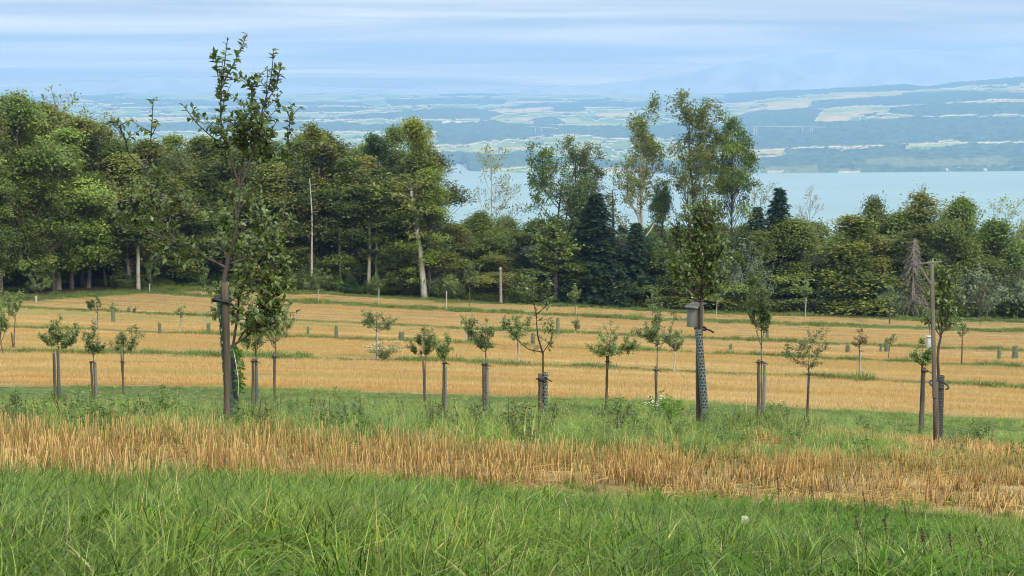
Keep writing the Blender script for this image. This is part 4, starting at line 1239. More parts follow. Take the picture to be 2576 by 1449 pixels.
# ---- thin forked tree with stake and sleeve (middle of the grass strip)
def limb_tree(name, label, x, Y, trunkpts, limbs, bark, mat, leaf, seed, cat='tree', group=None, twigs=1., r0=.04, dens=34., depth=.35, tint=.42, shorts=.3):
    """tree whose main limbs are given as design-pixel polylines at distance Y; limb = (points, r0, leafiness, twig count)"""
    rng = np.random.default_rng(seed)
    X = at(x, 900, Y)[0]; base = np.array((X, Y, float(gz(X, Y))))
    tr, cr = MB(), MB()
    def smooth(P, n):
        P = np.asarray(P); t_ = np.linspace(0, len(P) - 1, n)
        Q = np.stack([np.interp(t_, np.arange(len(P)), P[:, j]) for j in range(3)], -1)
        Q[1:-1] = .25 * Q[:-2] + .5 * Q[1:-1] + .25 * Q[2:]
        return Q
    tp = np.array([at(px, py, Y) - base for px, py in trunkpts]); tp[0, 2] = -.05
    tq = smooth(tp, 3 * len(tp)); tr.tube(tq, np.linspace(r0, r0 * .62, len(tq)), 9)
    for pts, lr, leafy, ntw in limbs:
        m = len(pts); dy = rng.normal(0, depth)
        P = np.array([at(px, py, Y) - base for px, py in pts])
        P[:, 1] += np.linspace(0, 1, m) ** 1.0 * dy
        Q = smooth(P, max(6, 4 * m)); tr.tube(Q, np.linspace(lr, max(.004, lr * .22), len(Q)), 6, cap=False)
        Ln = np.linalg.norm(np.diff(Q, axis=0), axis=1).sum()
        if leafy: leaves_along(cr, rng, Q, int(dens * Ln * leafy), leaf, .25, tint, .16, .45)
        for k in range(int(round(ntw * twigs))):
            qi = rng.integers(len(Q) // 4, max(len(Q) // 4 + 1, int(.82 * len(Q)))); s = Q[qi]
            T = unit(Q[-1] - Q[0])
            d = unit(T * .5 + rng.normal(size=3) * (.85, .85, .35) + (0, 0, .35))
            e = s + d * min(rng.uniform(.12, .45), .45 * Ln) * (1.15 - .5 * qi / len(Q))
            p2 = bez(s, (s + e) / 2 + rng.normal(0, .03, 3), e, 5)
            tr.tube(p2, np.linspace(.006, .0025, 5), 4, cap=False)
            leaves_along(cr, rng, p2, int(dens * np.linalg.norm(e - s) * rng.uniform(.7, 1.3)), leaf, .1, tint, .16, .45)
    o = thing(name, base, label, cat, group)
    link("trunk", tr.mesh("trunk", bark, True), o)
    link("crown", cr.mesh("crown", mat), o)
    return o

limb_tree('apple_tree', "thin forked young tree in the middle, with one long low branch to the left", 1365, 30, [(1370, 1035), (1366, 960), (1366, 885)],
  [([(1366, 890), (1352, 842), (1349, 800), (1350, 770)], .022, .1, 2), ([(1350, 800), (1343, 760), (1338, 715), (1345, 695)], .014, 1.2, 9), ([(1351, 790), (1372, 770), (1382, 740), (1378, 690)], .013, 1.3, 10),
   ([(1350, 780), (1330, 745), (1322, 720)], .01, 1.3, 7), ([(1366, 886), (1330, 878), (1310, 862), (1292, 842)], .014, .3, 2), ([(1310, 862), (1288, 835), (1278, 805)], .009, 1.3, 7), ([(1292, 842), (1272, 825), (1266, 800)], .008, 1.2, 6),
   ([(1367, 885), (1382, 862), (1392, 835), (1384, 800)], .011, .8, 3), ([(1352, 770), (1380, 760), (1402, 755)], .008, 1.0, 6), ([(1345, 740), (1330, 715), (1315, 690)], .006, 1.0, 4), ([(1384, 815), (1388, 850), (1378, 868)], .006, 1.2, 4)],
  M['barkdark'], M['orchard'], .085, 501, r0=.028, dens=30)
X_ = at(1359, 900, 30)[0]; stake(X_, 29.9, 1.02 + .05, .05, "wooden stake left of the thin forked tree's sleeve", tie=(.90, .07))
tag(link("tree_guard", get_guard(1.1, .062, 'std'), None, (at(1371, 900, 30)[0], 30, float(gz(at(1371, 900, 30)[0], 30)))), "dark perforated sleeve of the thin forked tree in the middle", "tree guard", "perforated trunk sleeves")

# ---- big left tree
YA = 15.5
limb_tree('apple_tree', "big young fruit tree at the left, top shoots against the sky", 568, YA, [(576, 1030), (570, 900), (560, 760), (564, 697), (571, 668)],
  [([(571, 668), (576, 645), (586, 605), (598, 554), (604, 471)], .026, .0, 3), ([(604, 471), (585, 416), (571, 361), (556, 303), (558, 226), (566, 172), (576, 94)], .015, 1.0, 12),
   ([(558, 240), (545, 190), (538, 150), (528, 132)], .006, 1.3, 1), ([(562, 205), (590, 165), (612, 122), (630, 86)], .006, 1.1, 0), ([(604, 471), (626, 420), (644, 343), (662, 277), (684, 202), (692, 126)], .014, 1.0, 14),
   ([(668, 260), (700, 215), (712, 160)], .006, 1.2, 2), ([(640, 350), (628, 290), (630, 226), (634, 185)], .008, 1.3, 7), ([(630, 400), (600, 330), (590, 280)], .009, 1.3, 10), ([(636, 380), (650, 330), (640, 270)], .008, 1.3, 9), ([(600, 460), (610, 380), (615, 300)], .009, 1.3, 10),
   ([(560, 365), (527, 332), (509, 307), (487, 266)], .007, .45, 1), ([(512, 310), (490, 300), (468, 296)], .004, .5, 0), ([(585, 430), (560, 390), (548, 350)], .008, 1.2, 7),
   ([(566, 672), (548, 663), (500, 640), (443, 610), (407, 570), (371, 478), (363, 423)], .017, .3, 15), ([(363, 423), (330, 390), (323, 339), (312, 310), (298, 302)], .009, 1.2, 3), ([(363, 423), (378, 369), (383, 307), (386, 248)], .009, 1.0, 2),
   ([(443, 610), (380, 585), (345, 555), (338, 500), (345, 450)], .009, .9, 10), ([(500, 642), (470, 648), (435, 650), (400, 640)], .008, .8, 11), ([(420, 580), (430, 530), (445, 490)], .007, 1.1, 9), ([(400, 540), (385, 520), (360, 515)], .006, 1.0, 4), ([(380, 500), (405, 450), (425, 420)], .006, 1.1, 5),
   ([(580, 663), (615, 652), (649, 646), (690, 600), (712, 545)], .012, .5, 6), ([(712, 545), (722, 440), (722, 340), (730, 262)], .008, .9, 4), ([(724, 320), (740, 285), (758, 268)], .004, 1.2, 0), ([(571, 645), (550, 615), (532, 588)], .009, .1, 1),
   ([(604, 521), (625, 500), (637, 478), (648, 440)], .008, .8, 6), ([(598, 545), (580, 500), (572, 470)], .007, .8, 5), ([(620, 430), (670, 400), (700, 370)], .008, 1.1, 8), ([(600, 440), (650, 380), (690, 300)], .008, 1.1, 8)],
  M['barkdark'], M['orchard'], .078, 502, r0=.036, dens=46, depth=.22, twigs=1.15)
Xs = at(569, 900, 15.3)[0]
stake(Xs, 15.3, at(569, 711, 15.3)[2] - float(gz(Xs, 15.3)), .038, "thick weathered stake tied to the big left tree", lean=(0.01, 0), tie=(.885, -.075), seed=4)
# folded green guard plate beside the stake
g0 = float(gz(at(577, 900, 15.42)[0], 15.42)); pb, pt_ = at(580, 1010, 15.42), at(556, 742, 15.42)
me = guard_mesh("guard_plate", .045, pt_[2] - g0, 3, 22, M['guardgreen'], 0., True, .5, (pt_[0] - pb[0], 0))
tag(link("tree_guard", me, None, (pb[0], 15.42, g0)), "split green plastic sleeve hanging beside the big left tree's stake", "tree guard", "perforated trunk sleeves")
# second tree close behind
limb_tree('apple_tree', "bushy tree close behind the big left tree, branching low", 588, 17.3, [(590, 1030), (588, 950), (586, 872)],
  [([(586, 872), (596, 800), (602, 720), (606, 640), (612, 560)], .018, .7, 14), ([(587, 868), (620, 848), (660, 805), (692, 740), (712, 690)], .017, .4, 14), ([(600, 855), (640, 800), (670, 740), (690, 660)], .012, .7, 15),
   ([(602, 740), (630, 670), (650, 600), (655, 540)], .010, 1.1, 14), ([(604, 700), (585, 630), (580, 560), (590, 500)], .010, 1.1, 14), ([(660, 760), (700, 700), (722, 640)], .009, 1.1, 12), ([(640, 690), (680, 620), (695, 560)], .009, 1.1, 13),
   ([(596, 780), (570, 740), (560, 700)], .007, 1.1, 6), ([(690, 740), (720, 730), (738, 705)], .006, 1.1, 6), ([(612, 580), (625, 520), (632, 485)], .007, 1.1, 9), ([(620, 840), (650, 830), (690, 820)], .007, 1.0, 8), ([(596, 800), (560, 790), (548, 815)], .006, 1.0, 6), ([(650, 800), (690, 780), (715, 760)], .006, 1.0, 7)],
  M['barkdark'], M['orchard2'], .085, 503, r0=.035, dens=40, depth=.3, twigs=2.2)
gx = at(588, 900, 17.3)[0]
tag(link("tree_guard", guard_mesh("guard_sleeve", .05, at(588, 868, 17.3)[2] - float(gz(gx, 17.3)), 8, 32, M['guarddark'], .25), None, (gx, 17.3, float(gz(gx, 17.3)))), "dark sleeve at the foot of the bushy tree behind the big left tree", "tree guard", "perforated trunk sleeves")
# bindweed hanging from the tie, and a white string
rng = np.random.default_rng(9); mb = MB(); Pv = at(592, 885, 17.1)
mv = MB(); vp = np.stack([at(590, 872, 17.1), at(600, 900, 17.05), at(604, 950, 17.05), at(600, 985, 17.1)]); org = vp[0].copy()
for q in range(5):
    jit = vp - org + rng.normal(0, .02, vp.shape); jit = np.stack([np.interp(np.linspace(0, 3, 10), range(4), jit[:, j]) for j in range(3)], -1)
    mv.tube(jit, .003, 4, cap=False); leaves_along(mb, rng, jit, 34, .06, .0, .5, .15, .5, .03)
o = thing("climbing_bindweed", org, "bright green bindweed hanging beside the big left tree's stake", "plant")
link("stem", mv.mesh("stem", M['vine'], True), o); link("leaf_mass", mb.mesh("leaf_mass", M['vine']), o)
sp = np.stack([at(588, 885, 17.0), at(594, 915, 16.95), at(600, 960, 16.95), at(599, 1000, 17.0)]); mb = MB(); tt_ = np.linspace(0, 3, 14)
mb.tube(np.stack([np.interp(tt_, range(4), (sp - sp[0])[:, j]) for j in range(3)], -1), .0025, 5)
tag(link("string", mb.mesh("string", M['string'], True), None, sp[0]), "thin white string hanging beside the sleeve at the big left tree", "string")

# ---- nest box tree
YB = 20.0
limb_tree('apple_tree', "dense young tree that carries the wooden nest box", 1768, YB, [(1776, 1085), (1770, 960), (1763, 850), (1764, 760)],
  [([(1764, 770), (1765, 700), (1768, 620), (1772, 540), (1775, 480)], .022, .8, 26), ([(1764, 760), (1735, 722), (1716, 660), (1706, 590), (1708, 545)], .012, 1.1, 17), ([(1764, 740), (1740, 680), (1730, 600), (1722, 490)], .011, 1.0, 15),
   ([(1765, 730), (1790, 680), (1802, 610), (1800, 540)], .012, 1.1, 17), ([(1766, 700), (1750, 630), (1748, 560), (1752, 520)], .010, 1.1, 15), ([(1766, 690), (1785, 620), (1790, 560), (1785, 500)], .010, 1.1, 15), ([(1764, 755), (1800, 720), (1822, 680)], .009, 1.0, 10),
   ([(1764, 762), (1742, 752), (1700, 752), (1660, 762), (1630, 770)], .010, .12, 2), ([(1764, 745), (1720, 715), (1695, 690), (1688, 650)], .009, 1.1, 10), ([(1765, 720), (1760, 640), (1762, 560), (1765, 500)], .010, 1.1, 15), ([(1764, 750), (1780, 715), (1786, 690)], .009, 1.1, 9), ([(1764, 760), (1748, 730), (1740, 710)], .009, 1.1, 9),
   ([(1766, 705), (1802, 650), (1818, 600)], .008, 1.1, 10), ([(1712, 640), (1700, 610), (1698, 570)], .006, 1.1, 6)],
  M['barkdark'], M['orchard'], .076, 504, r0=.036, dens=38, depth=.26, twigs=1.6)
xs = at(1757, 900, 20.05)[0]; zs = float(gz(xs, 20.05))
stake(xs + .02, 20.06, at(1757, 770, 20.06)[2] - zs, .036, "stake behind the nest box tree's long sleeve", lean=(-.02, 0), tie=(.83, .04), seed=7)
gb, gt = at(1778, 1085, 19.95), at(1757, 828, 19.95)
me = guard_mesh("guard_sleeve", .056, gt[2] - float(gz(gb[0], 19.95)), 7, 34, M['guard'], .12, False, .7, (gt[0] - gb[0], 0))
tag(link("tree_guard", me, None, (gb[0], 19.95, float(gz(gb[0], 19.95)))), "long slanting perforated sleeve of the nest box tree", "tree guard", "perforated trunk sleeves")
# nest box: boards
bc = at(1749, 797, 20.16); W_, H_, D_ = .15, .28, .15
o = thing("nest_box", bc - (0, 0, H_ / 2), "grey wooden nest box fixed to the dense young tree", "nest box")
o.rotation_euler = (0, 0, math.radians(-38))
def board(nm, c, s, par, R=None, mat='boxboard'):
    b = MB(); b.box((0, 0, 0), s, R); me_ = b.mesh(nm, M[mat]); bo = link(nm, me_, par, c)
    bv = bo.modifiers.new("bevel", 'BEVEL'); bv.width = .003; bv.segments = 2
    return bo
board("side_panel", (-W_ / 2, 0, H_ / 2), (.018, D_ - .02, H_), o); board("side_panel", (W_ / 2, 0, H_ / 2), (.018, D_ - .02, H_), o)
fp = board("front_panel", (0, D_ / 2, H_ / 2), (W_ + .02, .018, H_ + .012), o); board("back_panel", (0, -D_ / 2, H_ / 2 - .004), (W_ + .02, .018, H_ - .02), o)
board("floor_panel", (0, 0, .012), (W_ - .02, D_ - .022, .016), o)
Rr = np.array(Matrix.Rotation(math.radians(10), 3, 'X')); board("roof", (0, -.012, H_ + .022), (W_ + .06, D_ + .085, .018), o, Rr)
th = np.linspace(0, 2 * math.pi, 20); mb = MB(); mb.tube(np.stack((.02 * np.cos(th), 0 * th, .02 * np.sin(th)), -1), .004, 5, cap=False)
link("entrance_ring", mb.mesh("entrance_ring", M['rubber'], True), fp, (0, .011, H_ * .18))

# ---- perch post with tree, box, stake and sleeve
YC = 20.0
xp_ = at(2354, 900, YC)[0]; zg = float(gz(xp_, YC))
o = thing("perch_post", (xp_, YC, zg), "tall wooden bird perch post with crossbar and brace at the right", "perch post")
a_, b_ = at(2351, 1000, YC), at(2344, 664, YC)
def beam(nm, p, q, s, par, org, mat='board'):
    p, q = np.asarray(p) - org, np.asarray(q) - org
    z = unit(q - p); xax = unit(np.cross((0, 1., 0), z)); yax = np.cross(z, xax)
    R = np.stack((xax, yax, z), 1)
    return board(nm, (p + q) / 2, (s[0], s[1], float(np.linalg.norm(q - p))), par, R, mat)
og = np.array((xp_, YC, zg))
beam("beam", a_, b_, (.048, .048), o, og)
beam("crossbar", at(2309, 664, YC), at(2369, 658, YC), (.022, .034), o, og)
beam("brace", at(2312, 669, YC - .04), at(2343, 716, YC - .04), (.03, .03), o, og)
mb = MB(); pp = np.array([at(2357, 1135, YC + .03), at(2355, 1060, YC + .03), at(2353, 960, YC + .03)]); pp[0, 2] = zg - .2
mb.tube(pp - og, (.042, .041, .039), 10); link("ground_stake", mb.mesh("ground_stake", M['stake'], False), o)
limb_tree('apple_tree', "upright dark young tree behind the perch post", 2370, 20.9, [(2368, 1130), (2363, 980), (2358, 890), (2366, 850)],
  [([(2366, 850), (2376, 800), (2378, 730), (2374, 690), (2380, 650)], .016, 1.0, 26), ([(2368, 850), (2352, 800), (2332, 760), (2318, 735)], .011, 1.1, 12), ([(2370, 840), (2392, 800), (2402, 760), (2408, 720)], .010, 1.1, 15), ([(2372, 820), (2360, 760), (2350, 710), (2358, 690)], .009, 1.1, 13),
   ([(2376, 800), (2392, 740), (2395, 690)], .009, 1.1, 13), ([(2366, 845), (2340, 810), (2325, 790)], .008, 1.1, 9), ([(2370, 830), (2400, 825), (2412, 810)], .007, 1.1, 8), ([(2378, 760), (2372, 710), (2390, 660)], .008, 1.1, 11), ([(2374, 815), (2385, 780), (2380, 760)], .008, 1.1, 9)],
  M['barkdark'], M['orchard'], .078, 505, r0=.026, dens=30, depth=.3, twigs=1.15)
gx = at(2368, 900, 20.6)[0]; gzz = float(gz(gx, 20.6))
tag(link("tree_guard", guard_mesh("guard_sleeve", .062, at(2368, 945, 20.6)[2] - gzz, 9, 28, M['guarddark'], .12, False, .6), None, (gx, 20.6, gzz)), "dark perforated sleeve right behind the perch post", "tree guard", "perforated trunk sleeves")
th = np.linspace(0, 2 * math.pi, 17); c_ = at(2362, 968, 20.25)
mb = MB(); mb.tube(np.stack((.11 * np.cos(th), .30 * np.sin(th) * .9, .01 * np.sin(th)), -1), .014, 5, cap=False)
tag(link("rubber_tie", mb.mesh("rubber_tie", M['rubber'], True), None, c_), "black rubber tie round perch post and sleeve", "tie")
bb = at(2338, 860, 20.35)
o = thing("bird_box", bb - (0, 0, .07), "small pale grey bird box hung behind the perch post", "bird box")
board("body", (0, 0, .07), (.075, .075, .14), o, None, 'boxgrey'); board("roof", (0, -.004, .147), (.092, .1, .012), o, None, 'boxgrey')
# ------------------------------------------------------------------ grass and stubble (stuff)
def blades(mb, rng, base, h, bend, w, tint, seg=4, az=None, mat=0):
    n = len(base)
    az = rng.uniform(0, 2 * math.pi, n) if az is None else az
    out = np.stack((np.cos(az), np.sin(az), 0 * az), -1)
    tw = rng.uniform(-.9, .9, n)
    side = np.stack((-np.sin(az + tw), np.cos(az + tw), 0 * az), -1)
    s = np.linspace(0, 1, seg + 1)
    h = np.broadcast_to(h, (n,)); bend = np.broadcast_to(bend, (n,)); w = np.broadcast_to(w, (n,))
    c = base[:, None] + out[:, None] * (bend * h)[:, None, None] * (s ** 2)[None, :, None]
    c[..., 2] += h[:, None] * (s[None] - .45 * np.minimum(bend, 1.4)[:, None] * s[None] ** 2.4)
    ww = w[:, None] * (1 - s[None] ** 1.8) * .5
    l = c - side[:, None] * ww[..., None]; r = c + side[:, None] * ww[..., None]
    v = np.stack((l, r), 2)                                   # n, seg+1, 2, 3
    b = (np.arange(n) * (seg + 1) * 2)[:, None, None]
    i = np.arange(seg)[None, :, None] * 2
    f = (b + i + np.array((0, 1, 3, 2))[None, None]).reshape(-1, 4)
    mb.add(v.reshape(-1, 3), None, f, np.repeat(np.broadcast_to(tint, (n,)), (seg + 1) * 2), mat)

def grass_mat(name, dark, light, dry, rough=.42, spec=.45, trans=.3, pscale=.35):
    t = NT(name)
    ti = t.attr("tint").outputs["Fac"]
    c = t.mix(t.rng(ti, 0, .8), dark, light)
    c = t.mix(t.rng(ti, .86, .9), c, dry)
    k = t.noise(pscale, 3, .6, t.pos())
    c = t.mix(t.rng(k, .42, .70, 0, .75), c, t.mix(1., c, (1.45, 1.2, .85), 'MULTIPLY'))
    k2 = t.noise(pscale * 2.3, 2, .6, t.node("ShaderNodeMapping", {"Vector": t.pos(), "Location": (31, 7, 3)}).outputs[0])
    c = t.mix(t.rng(k2, .45, .75, 0, .7), c, t.mix(1., c, (.80, .98, 1.05), 'MULTIPLY'))
    c = t.node("ShaderNodeVectorMath", {0: c, "Scale": t.rng(t.node("ShaderNodeObjectInfo").outputs["Random"], 0, 1, .55, 1.45)}, operation='SCALE').outputs[0]
    p = t.node("ShaderNodeBsdfPrincipled", {"Base Color": c, "Roughness": rough, "Specular IOR Level": t.rng(ti, .45, .75, .06, spec)}).outputs[0]
    tr = t.node("ShaderNodeBsdfTranslucent", {"Color": t.mix(1., c, (1.2, 1.25, .6), 'MULTIPLY')}).outputs[0]
    return t.done(t.node("ShaderNodeMixShader", {0: trans, 1: p, 2: tr}).outputs[0])

def straw_mat(name, a, b, green, band=.9):
    t = NT(name)
    ti = t.attr("tint").outputs["Fac"]
    mp = t.node("ShaderNodeMapping", {"Vector": t.pos(), "Scale": (.05, 1.0, .3)}).outputs[0]
    rows = t.noise(band, 4, .6, mp)
    c = t.mix(ti, a, b)
    c = t.mix(t.rng(rows, .42, .58, 0, 1.), t.mix(1., c, (.82, .71, .57), 'MULTIPLY'), c)
    if band < 1: c = t.mix(swath(t), c, t.mix(1., c, (1.35, 1.5, 1.9), 'MULTIPLY'))
    wide = t.noise(.16, 3, .6, t.node("ShaderNodeMapping", {"Vector": t.pos(), "Scale": (.10, 1.0, .3), "Location": (3, 9, 0)}).outputs[0])
    c = t.mix(t.rng(wide, .42, .58, 0, .8), t.mix(1., c, (.94, .85, .72), 'MULTIPLY'), c)
    w = t.rng(t.noise(.14, 4, .6, mp), .52, .68)
    c = t.mix(t.math('MULTIPLY', w, .7), c, green)
    p = t.pbr(c, .6, .3)
    tr = t.node("ShaderNodeBsdfTranslucent", {"Color": c}).outputs[0]
    return t.done(t.node("ShaderNodeMixShader", {0: .2, 1: p, 2: tr}).outputs[0])

M['grassN'] = grass_mat("grass_near", (.012, .038, .004), (.140, .215, .026), (.38, .33, .14), .38, .3, .2)
M['grassM'] = grass_mat("grass_strip", (.042, .078, .015), (.20, .268, .070), (.42, .36, .18), .5, .25, .25, .3)
M['grassF'] = grass_mat("grass_rows", (.045, .080, .020), (.15, .195, .055), (.34, .28, .13), .5, .3, .3, .12)
M['strawN'] = straw_mat("straw_near", (.18, .102, .032), (.61, .455, .19), (.17, .19, .045), 1.5)
M['strawF'] = straw_mat("straw_far", (.37, .25, .09), (.68, .54, .27), (.24, .25, .07))
M['clover'] = leaf_mat("clover_leaf", (.030, .085, .006), (.095, .19, .014), .35, .55, .1)
M['herb'] = leaf_mat("herb_leaf", (.045, .080, .018), (.17, .235, .06), .35, .5)

def source(coll, name, mb, mats):
    o = bpy.data.objects.new(name, mb.mesh(name, mats)); coll.objects.link(o); return o

def scatter(name, coll, P, rot, scl, idx, label, cat):
    me = bpy.data.meshes.new(name + "_points")
    n = len(P)
    me.vertices.add(n); me.vertices.foreach_set("co", np.asarray(P, np.float32).ravel())
    for nm, ty, dat, key in (("rot", 'FLOAT_VECTOR', rot, "vector"), ("scl", 'FLOAT_VECTOR', scl, "vector"), ("idx", 'INT', idx, "value")):
        a = me.attributes.new(nm, ty, 'POINT')
        a.data.foreach_set(key, np.asarray(dat, np.int32 if ty == 'INT' else np.float32).ravel())
    o = link(name, me)
    ng = bpy.data.node_groups.new(name, 'GeometryNodeTree')
    ng.interface.new_socket("Geometry", in_out='INPUT', socket_type='NodeSocketGeometry')
    ng.interface.new_socket("Geometry", in_out='OUTPUT', socket_type='NodeSocketGeometry')
    N, Lk = ng.nodes, ng.links
    gi, go = N.new("NodeGroupInput"), N.new("NodeGroupOutput")
    ci = N.new("GeometryNodeCollectionInfo"); ci.inputs["Collection"].default_value = coll
    ci.inputs["Separate Children"].default_value = True; ci.inputs["Reset Children"].default_value = True
    ip = N.new("GeometryNodeInstanceOnPoints"); ip.inputs["Pick Instance"].default_value = True
    def named(nm, ty):
        a = N.new("GeometryNodeInputNamedAttribute"); a.data_type = ty; a.inputs["Name"].default_value = nm
        return a.outputs["Attribute"]
    e2r = N.new("FunctionNodeEulerToRotation")
    Lk.new(named("rot", 'FLOAT_VECTOR'), e2r.inputs[0])
    Lk.new(gi.outputs[0], ip.inputs["Points"]); Lk.new(ci.outputs[0], ip.inputs["Instance"])
    Lk.new(named("idx", 'INT'), ip.inputs["Instance Index"])
    Lk.new(e2r.outputs[0], ip.inputs["Rotation"]); Lk.new(named("scl", 'FLOAT_VECTOR'), ip.inputs["Scale"])
    Lk.new(ip.outputs[0], go.inputs[0])
    md = o.modifiers.new("scatter", 'NODES'); md.node_group = ng
    return tag(o, label, cat, kind="stuff")

def fan_points(rng, n, Y0, Y1, tmax=.44, pad=4.5):
    """points spread evenly over the part of the slope in view between Y0 and Y1"""
    Y = np.sqrt(rng.uniform((Y0 + pad) ** 2, (Y1 + pad) ** 2, n)) - pad; t_ = rng.uniform(-tmax, tmax, n)
    return t_ * (Y + pad), Y

def tilt(rng, n, s=.12):
    return np.stack((rng.normal(0, s, n), rng.normal(0, s, n), rng.uniform(0, 6.283, n)), -1)

def coll(name): return bpy.data.collections.new(name)

rg = np.random.default_rng(77)
# --- foreground grass
cN = coll("near_grass_sources")
for k in range(6):
    mb = MB(); n = 50
    r = .085 * np.sqrt(rg.random(n)); a = rg.uniform(0, 6.283, n)
    base = np.stack((r * np.cos(a), r * np.sin(a), 0 * r), -1)
    tall = k < 4
    h = rg.uniform(.08, .235, n) if tall else rg.uniform(.05, .14, n)
    blades(mb, rg, base, h * 1.1, rg.uniform(.3, 1.5, n), rg.uniform(.003, .008, n) * (1 if tall else .8), np.clip(rg.normal(.42, .30, n), 0, .85) + (rg.random(n) < .03) * .5, 5, a + rg.normal(0, 1.0, n))
    source(cN, "a%02d_tuft" % k, mb, M['grassN'])
for k in range(2):                                  # clover patches
    mb = MB()
    for _ in range(26):
        c = np.array((*(rg.normal(0, .07, 2)), rg.uniform(.06, .15)))
        mb.tube(np.array([(c[0] * .8, c[1] * .8, 0), c]), .0012, 3, cap=False)
        a0 = rg.uniform(0, 6.28); tint_ = np.clip(rg.normal(.5, .2), 0, 1)
        for q in range(3):
            d = np.array((math.cos(a0 + q * 2.094), math.sin(a0 + q * 2.094), .12))
            mb.leaves(c[None], d[None], np.array([(0, 0, 1.)]) + rg.normal(0, .2, (1, 3)), .026, .024, tint_, .1)
    source(cN, "b%02d_clover" % k, mb, M['clover'])
mb = MB()                                           # broad dock-like leaves
for q in range(9):
    a0 = q * .7 + rg.normal(0, .2); d = np.array((math.cos(a0), math.sin(a0), 1.0))
    blades(mb, rg, np.zeros((1, 3)), np.array([rg.uniform(.14, .26)]), np.array([rg.uniform(.4, .9)]), np.array([.042]), np.array([rg.uniform(.3, .7)]), 6, np.array([a0]))
source(cN, "c00_broadleaf", mb, M['clover'])
mb = MB()                                           # dry stalks
n = 5
blades(mb, rg, np.stack((rg.normal(0, .05, n), rg.normal(0, .05, n), np.zeros(n)), -1), rg.uniform(.18, .32, n), rg.uniform(.1, .7, n), .003, .97, 5)
source(cN, "d00_dry", mb, M['grassN'])
X, Y = fan_points(rg, 18500, 2.2, 10.5)
keep = (grassy(X, Y) > .5) | (rg.random(len(X)) < .5 * np.exp(-np.maximum(Y - 8.7, 0) / .5)); X, Y = X[keep], Y[keep]
t_ = X / Y; n = len(X)
lush = np.clip(.75 - 1.3 * t_ + .9 * (fbm(X * 1.1, Y * 1.1, 8, 2) - .5) - .04 * (Y - 6), .05, 1)
r = rg.random(n)
idx = np.where(rg.random(n) < lush, rg.integers(0, 4, n), rg.integers(4, 6, n))
cl = (vnoise(X * 1.6, Y * 1.6, 19) > .63) & (rg.random(n) < .45)
idx = np.where(cl, 6 + rg.integers(0, 2, n), idx)
idx = np.where(r > .982, 8, idx); idx = np.where((r > .945) & (r < .98), 9, idx)
sc = np.stack([rg.uniform(.7, 1.2, n) * (.62 + .5 * lush) * np.interp(Y, [4, 6.5, 9.0], [1.1, .95, .8])] * 3, -1)
sc = np.where(((idx == 6) | (idx == 7))[:, None], sc * .8, sc)
scatter("foreground_grass", cN, np.stack((X, Y, gz(X, Y) - .01), -1), tilt(rg, n, .16), sc, idx, "lush green grass and clover in the foreground", "grass")

# --- near stubble
cS = coll("near_stubble_sources")
for k in range(5):
    mb = MB(); n = 28
    rowsx = rg.uniform(-.22, .22, n); rowsy = rg.choice((-.15, 0, .15), n) + rg.normal(0, .022, n)
    h = rg.uniform(.10, .235, n)
    for i in range(n):
        p0 = np.array((rowsx[i], rowsy[i], 0)); d = np.array((rg.normal(0, .13), rg.normal(0, .13), 1)) * h[i]
        mb.tube(np.stack((p0, p0 + d)), (.0027, .0023), 4, rg.uniform(0, .35) if rg.random() < .6 else rg.uniform(.6, 1), cap=True)
    m = 12                                           # leaf sheaths and fallen straw
    blades(mb, rg, np.stack((rg.uniform(-.22, .22, m), rg.choice((-.15, 0, .15), m), rg.uniform(.01, .08, m)), -1), rg.uniform(.08, .17, m), rg.uniform(.3, 1.4, m), .0045, np.clip(rg.normal(.55, .25, m), 0, 1), 3)
    for i in range(7):
        p0 = np.array((*rg.uniform(-.22, .22, 2), rg.uniform(.005, .05))); a = rg.uniform(0, 6.28)
        mb.tube(np.stack((p0, p0 + np.array((math.cos(a), math.sin(a), rg.normal(0, .18))) * rg.uniform(.1, .26))), .0022, 3, np.clip(rg.normal(.85, .1), 0, 1))
    source(cS, "a%02d_stems" % k, mb, M['strawN'])
for k in range(2):
    mb = MB()                                       # matted straw
    for i in range(46):
        p0 = np.array((*rg.normal(0, .12, 2), rg.uniform(.005, .04))); a = rg.uniform(0, 6.28)
        mb.tube(np.stack((p0, p0 + np.array((math.cos(a), math.sin(a), rg.normal(0, .08))) * rg.uniform(.08, .3))), .0023, 3, np.clip(rg.normal(.85, .12), 0, 1))
    source(cS, "b%02d_mat" % k, mb, M['strawN'])
mb = MB(); n = 10                                   # green regrowth
blades(mb, rg, np.stack((rg.normal(0, .05, n), rg.normal(0, .05, n), np.zeros(n)), -1), rg.uniform(.12, .32, n), rg.uniform(.1, .7, n), .004, np.clip(rg.normal(.5, .2, n), 0, .8), 4)
source(cS, "c00_regrowth", mb, M['grassN'])
X, Y = fan_points(rg, 4300, 7.9, 27)
keep = (grassy(X, Y) < .5) & ((Y < 15.5) | (rg.random(len(X)) < .8)); X, Y = X[keep], Y[keep]
n = len(X); r = rg.random(n)
near_edge = np.clip(1 - (Y - 8.7) / 1.2, 0, 1)
t_ = X / Y
idx = rg.integers(0, 5, n)
matp = .10 + .6 * near_edge * np.clip(.2 + 2.5 * t_, 0, 1) + .25 * np.clip(3 * t_, 0, 1) * (vnoise(X * 1.3, Y * 1.3, 29) > .5)
idx = np.where(r < matp, 5 + rg.integers(0, 2, n), idx)
idx = np.where(r > .76, 7, idx)
sc = np.stack([np.ones(n), np.ones(n), rg.uniform(.75, 1.15, n) * (1 - .35 * near_edge * (t_ > -.1)) * np.interp(t_, [-.35, .1, .35], [1.25, .9, .7])], -1)
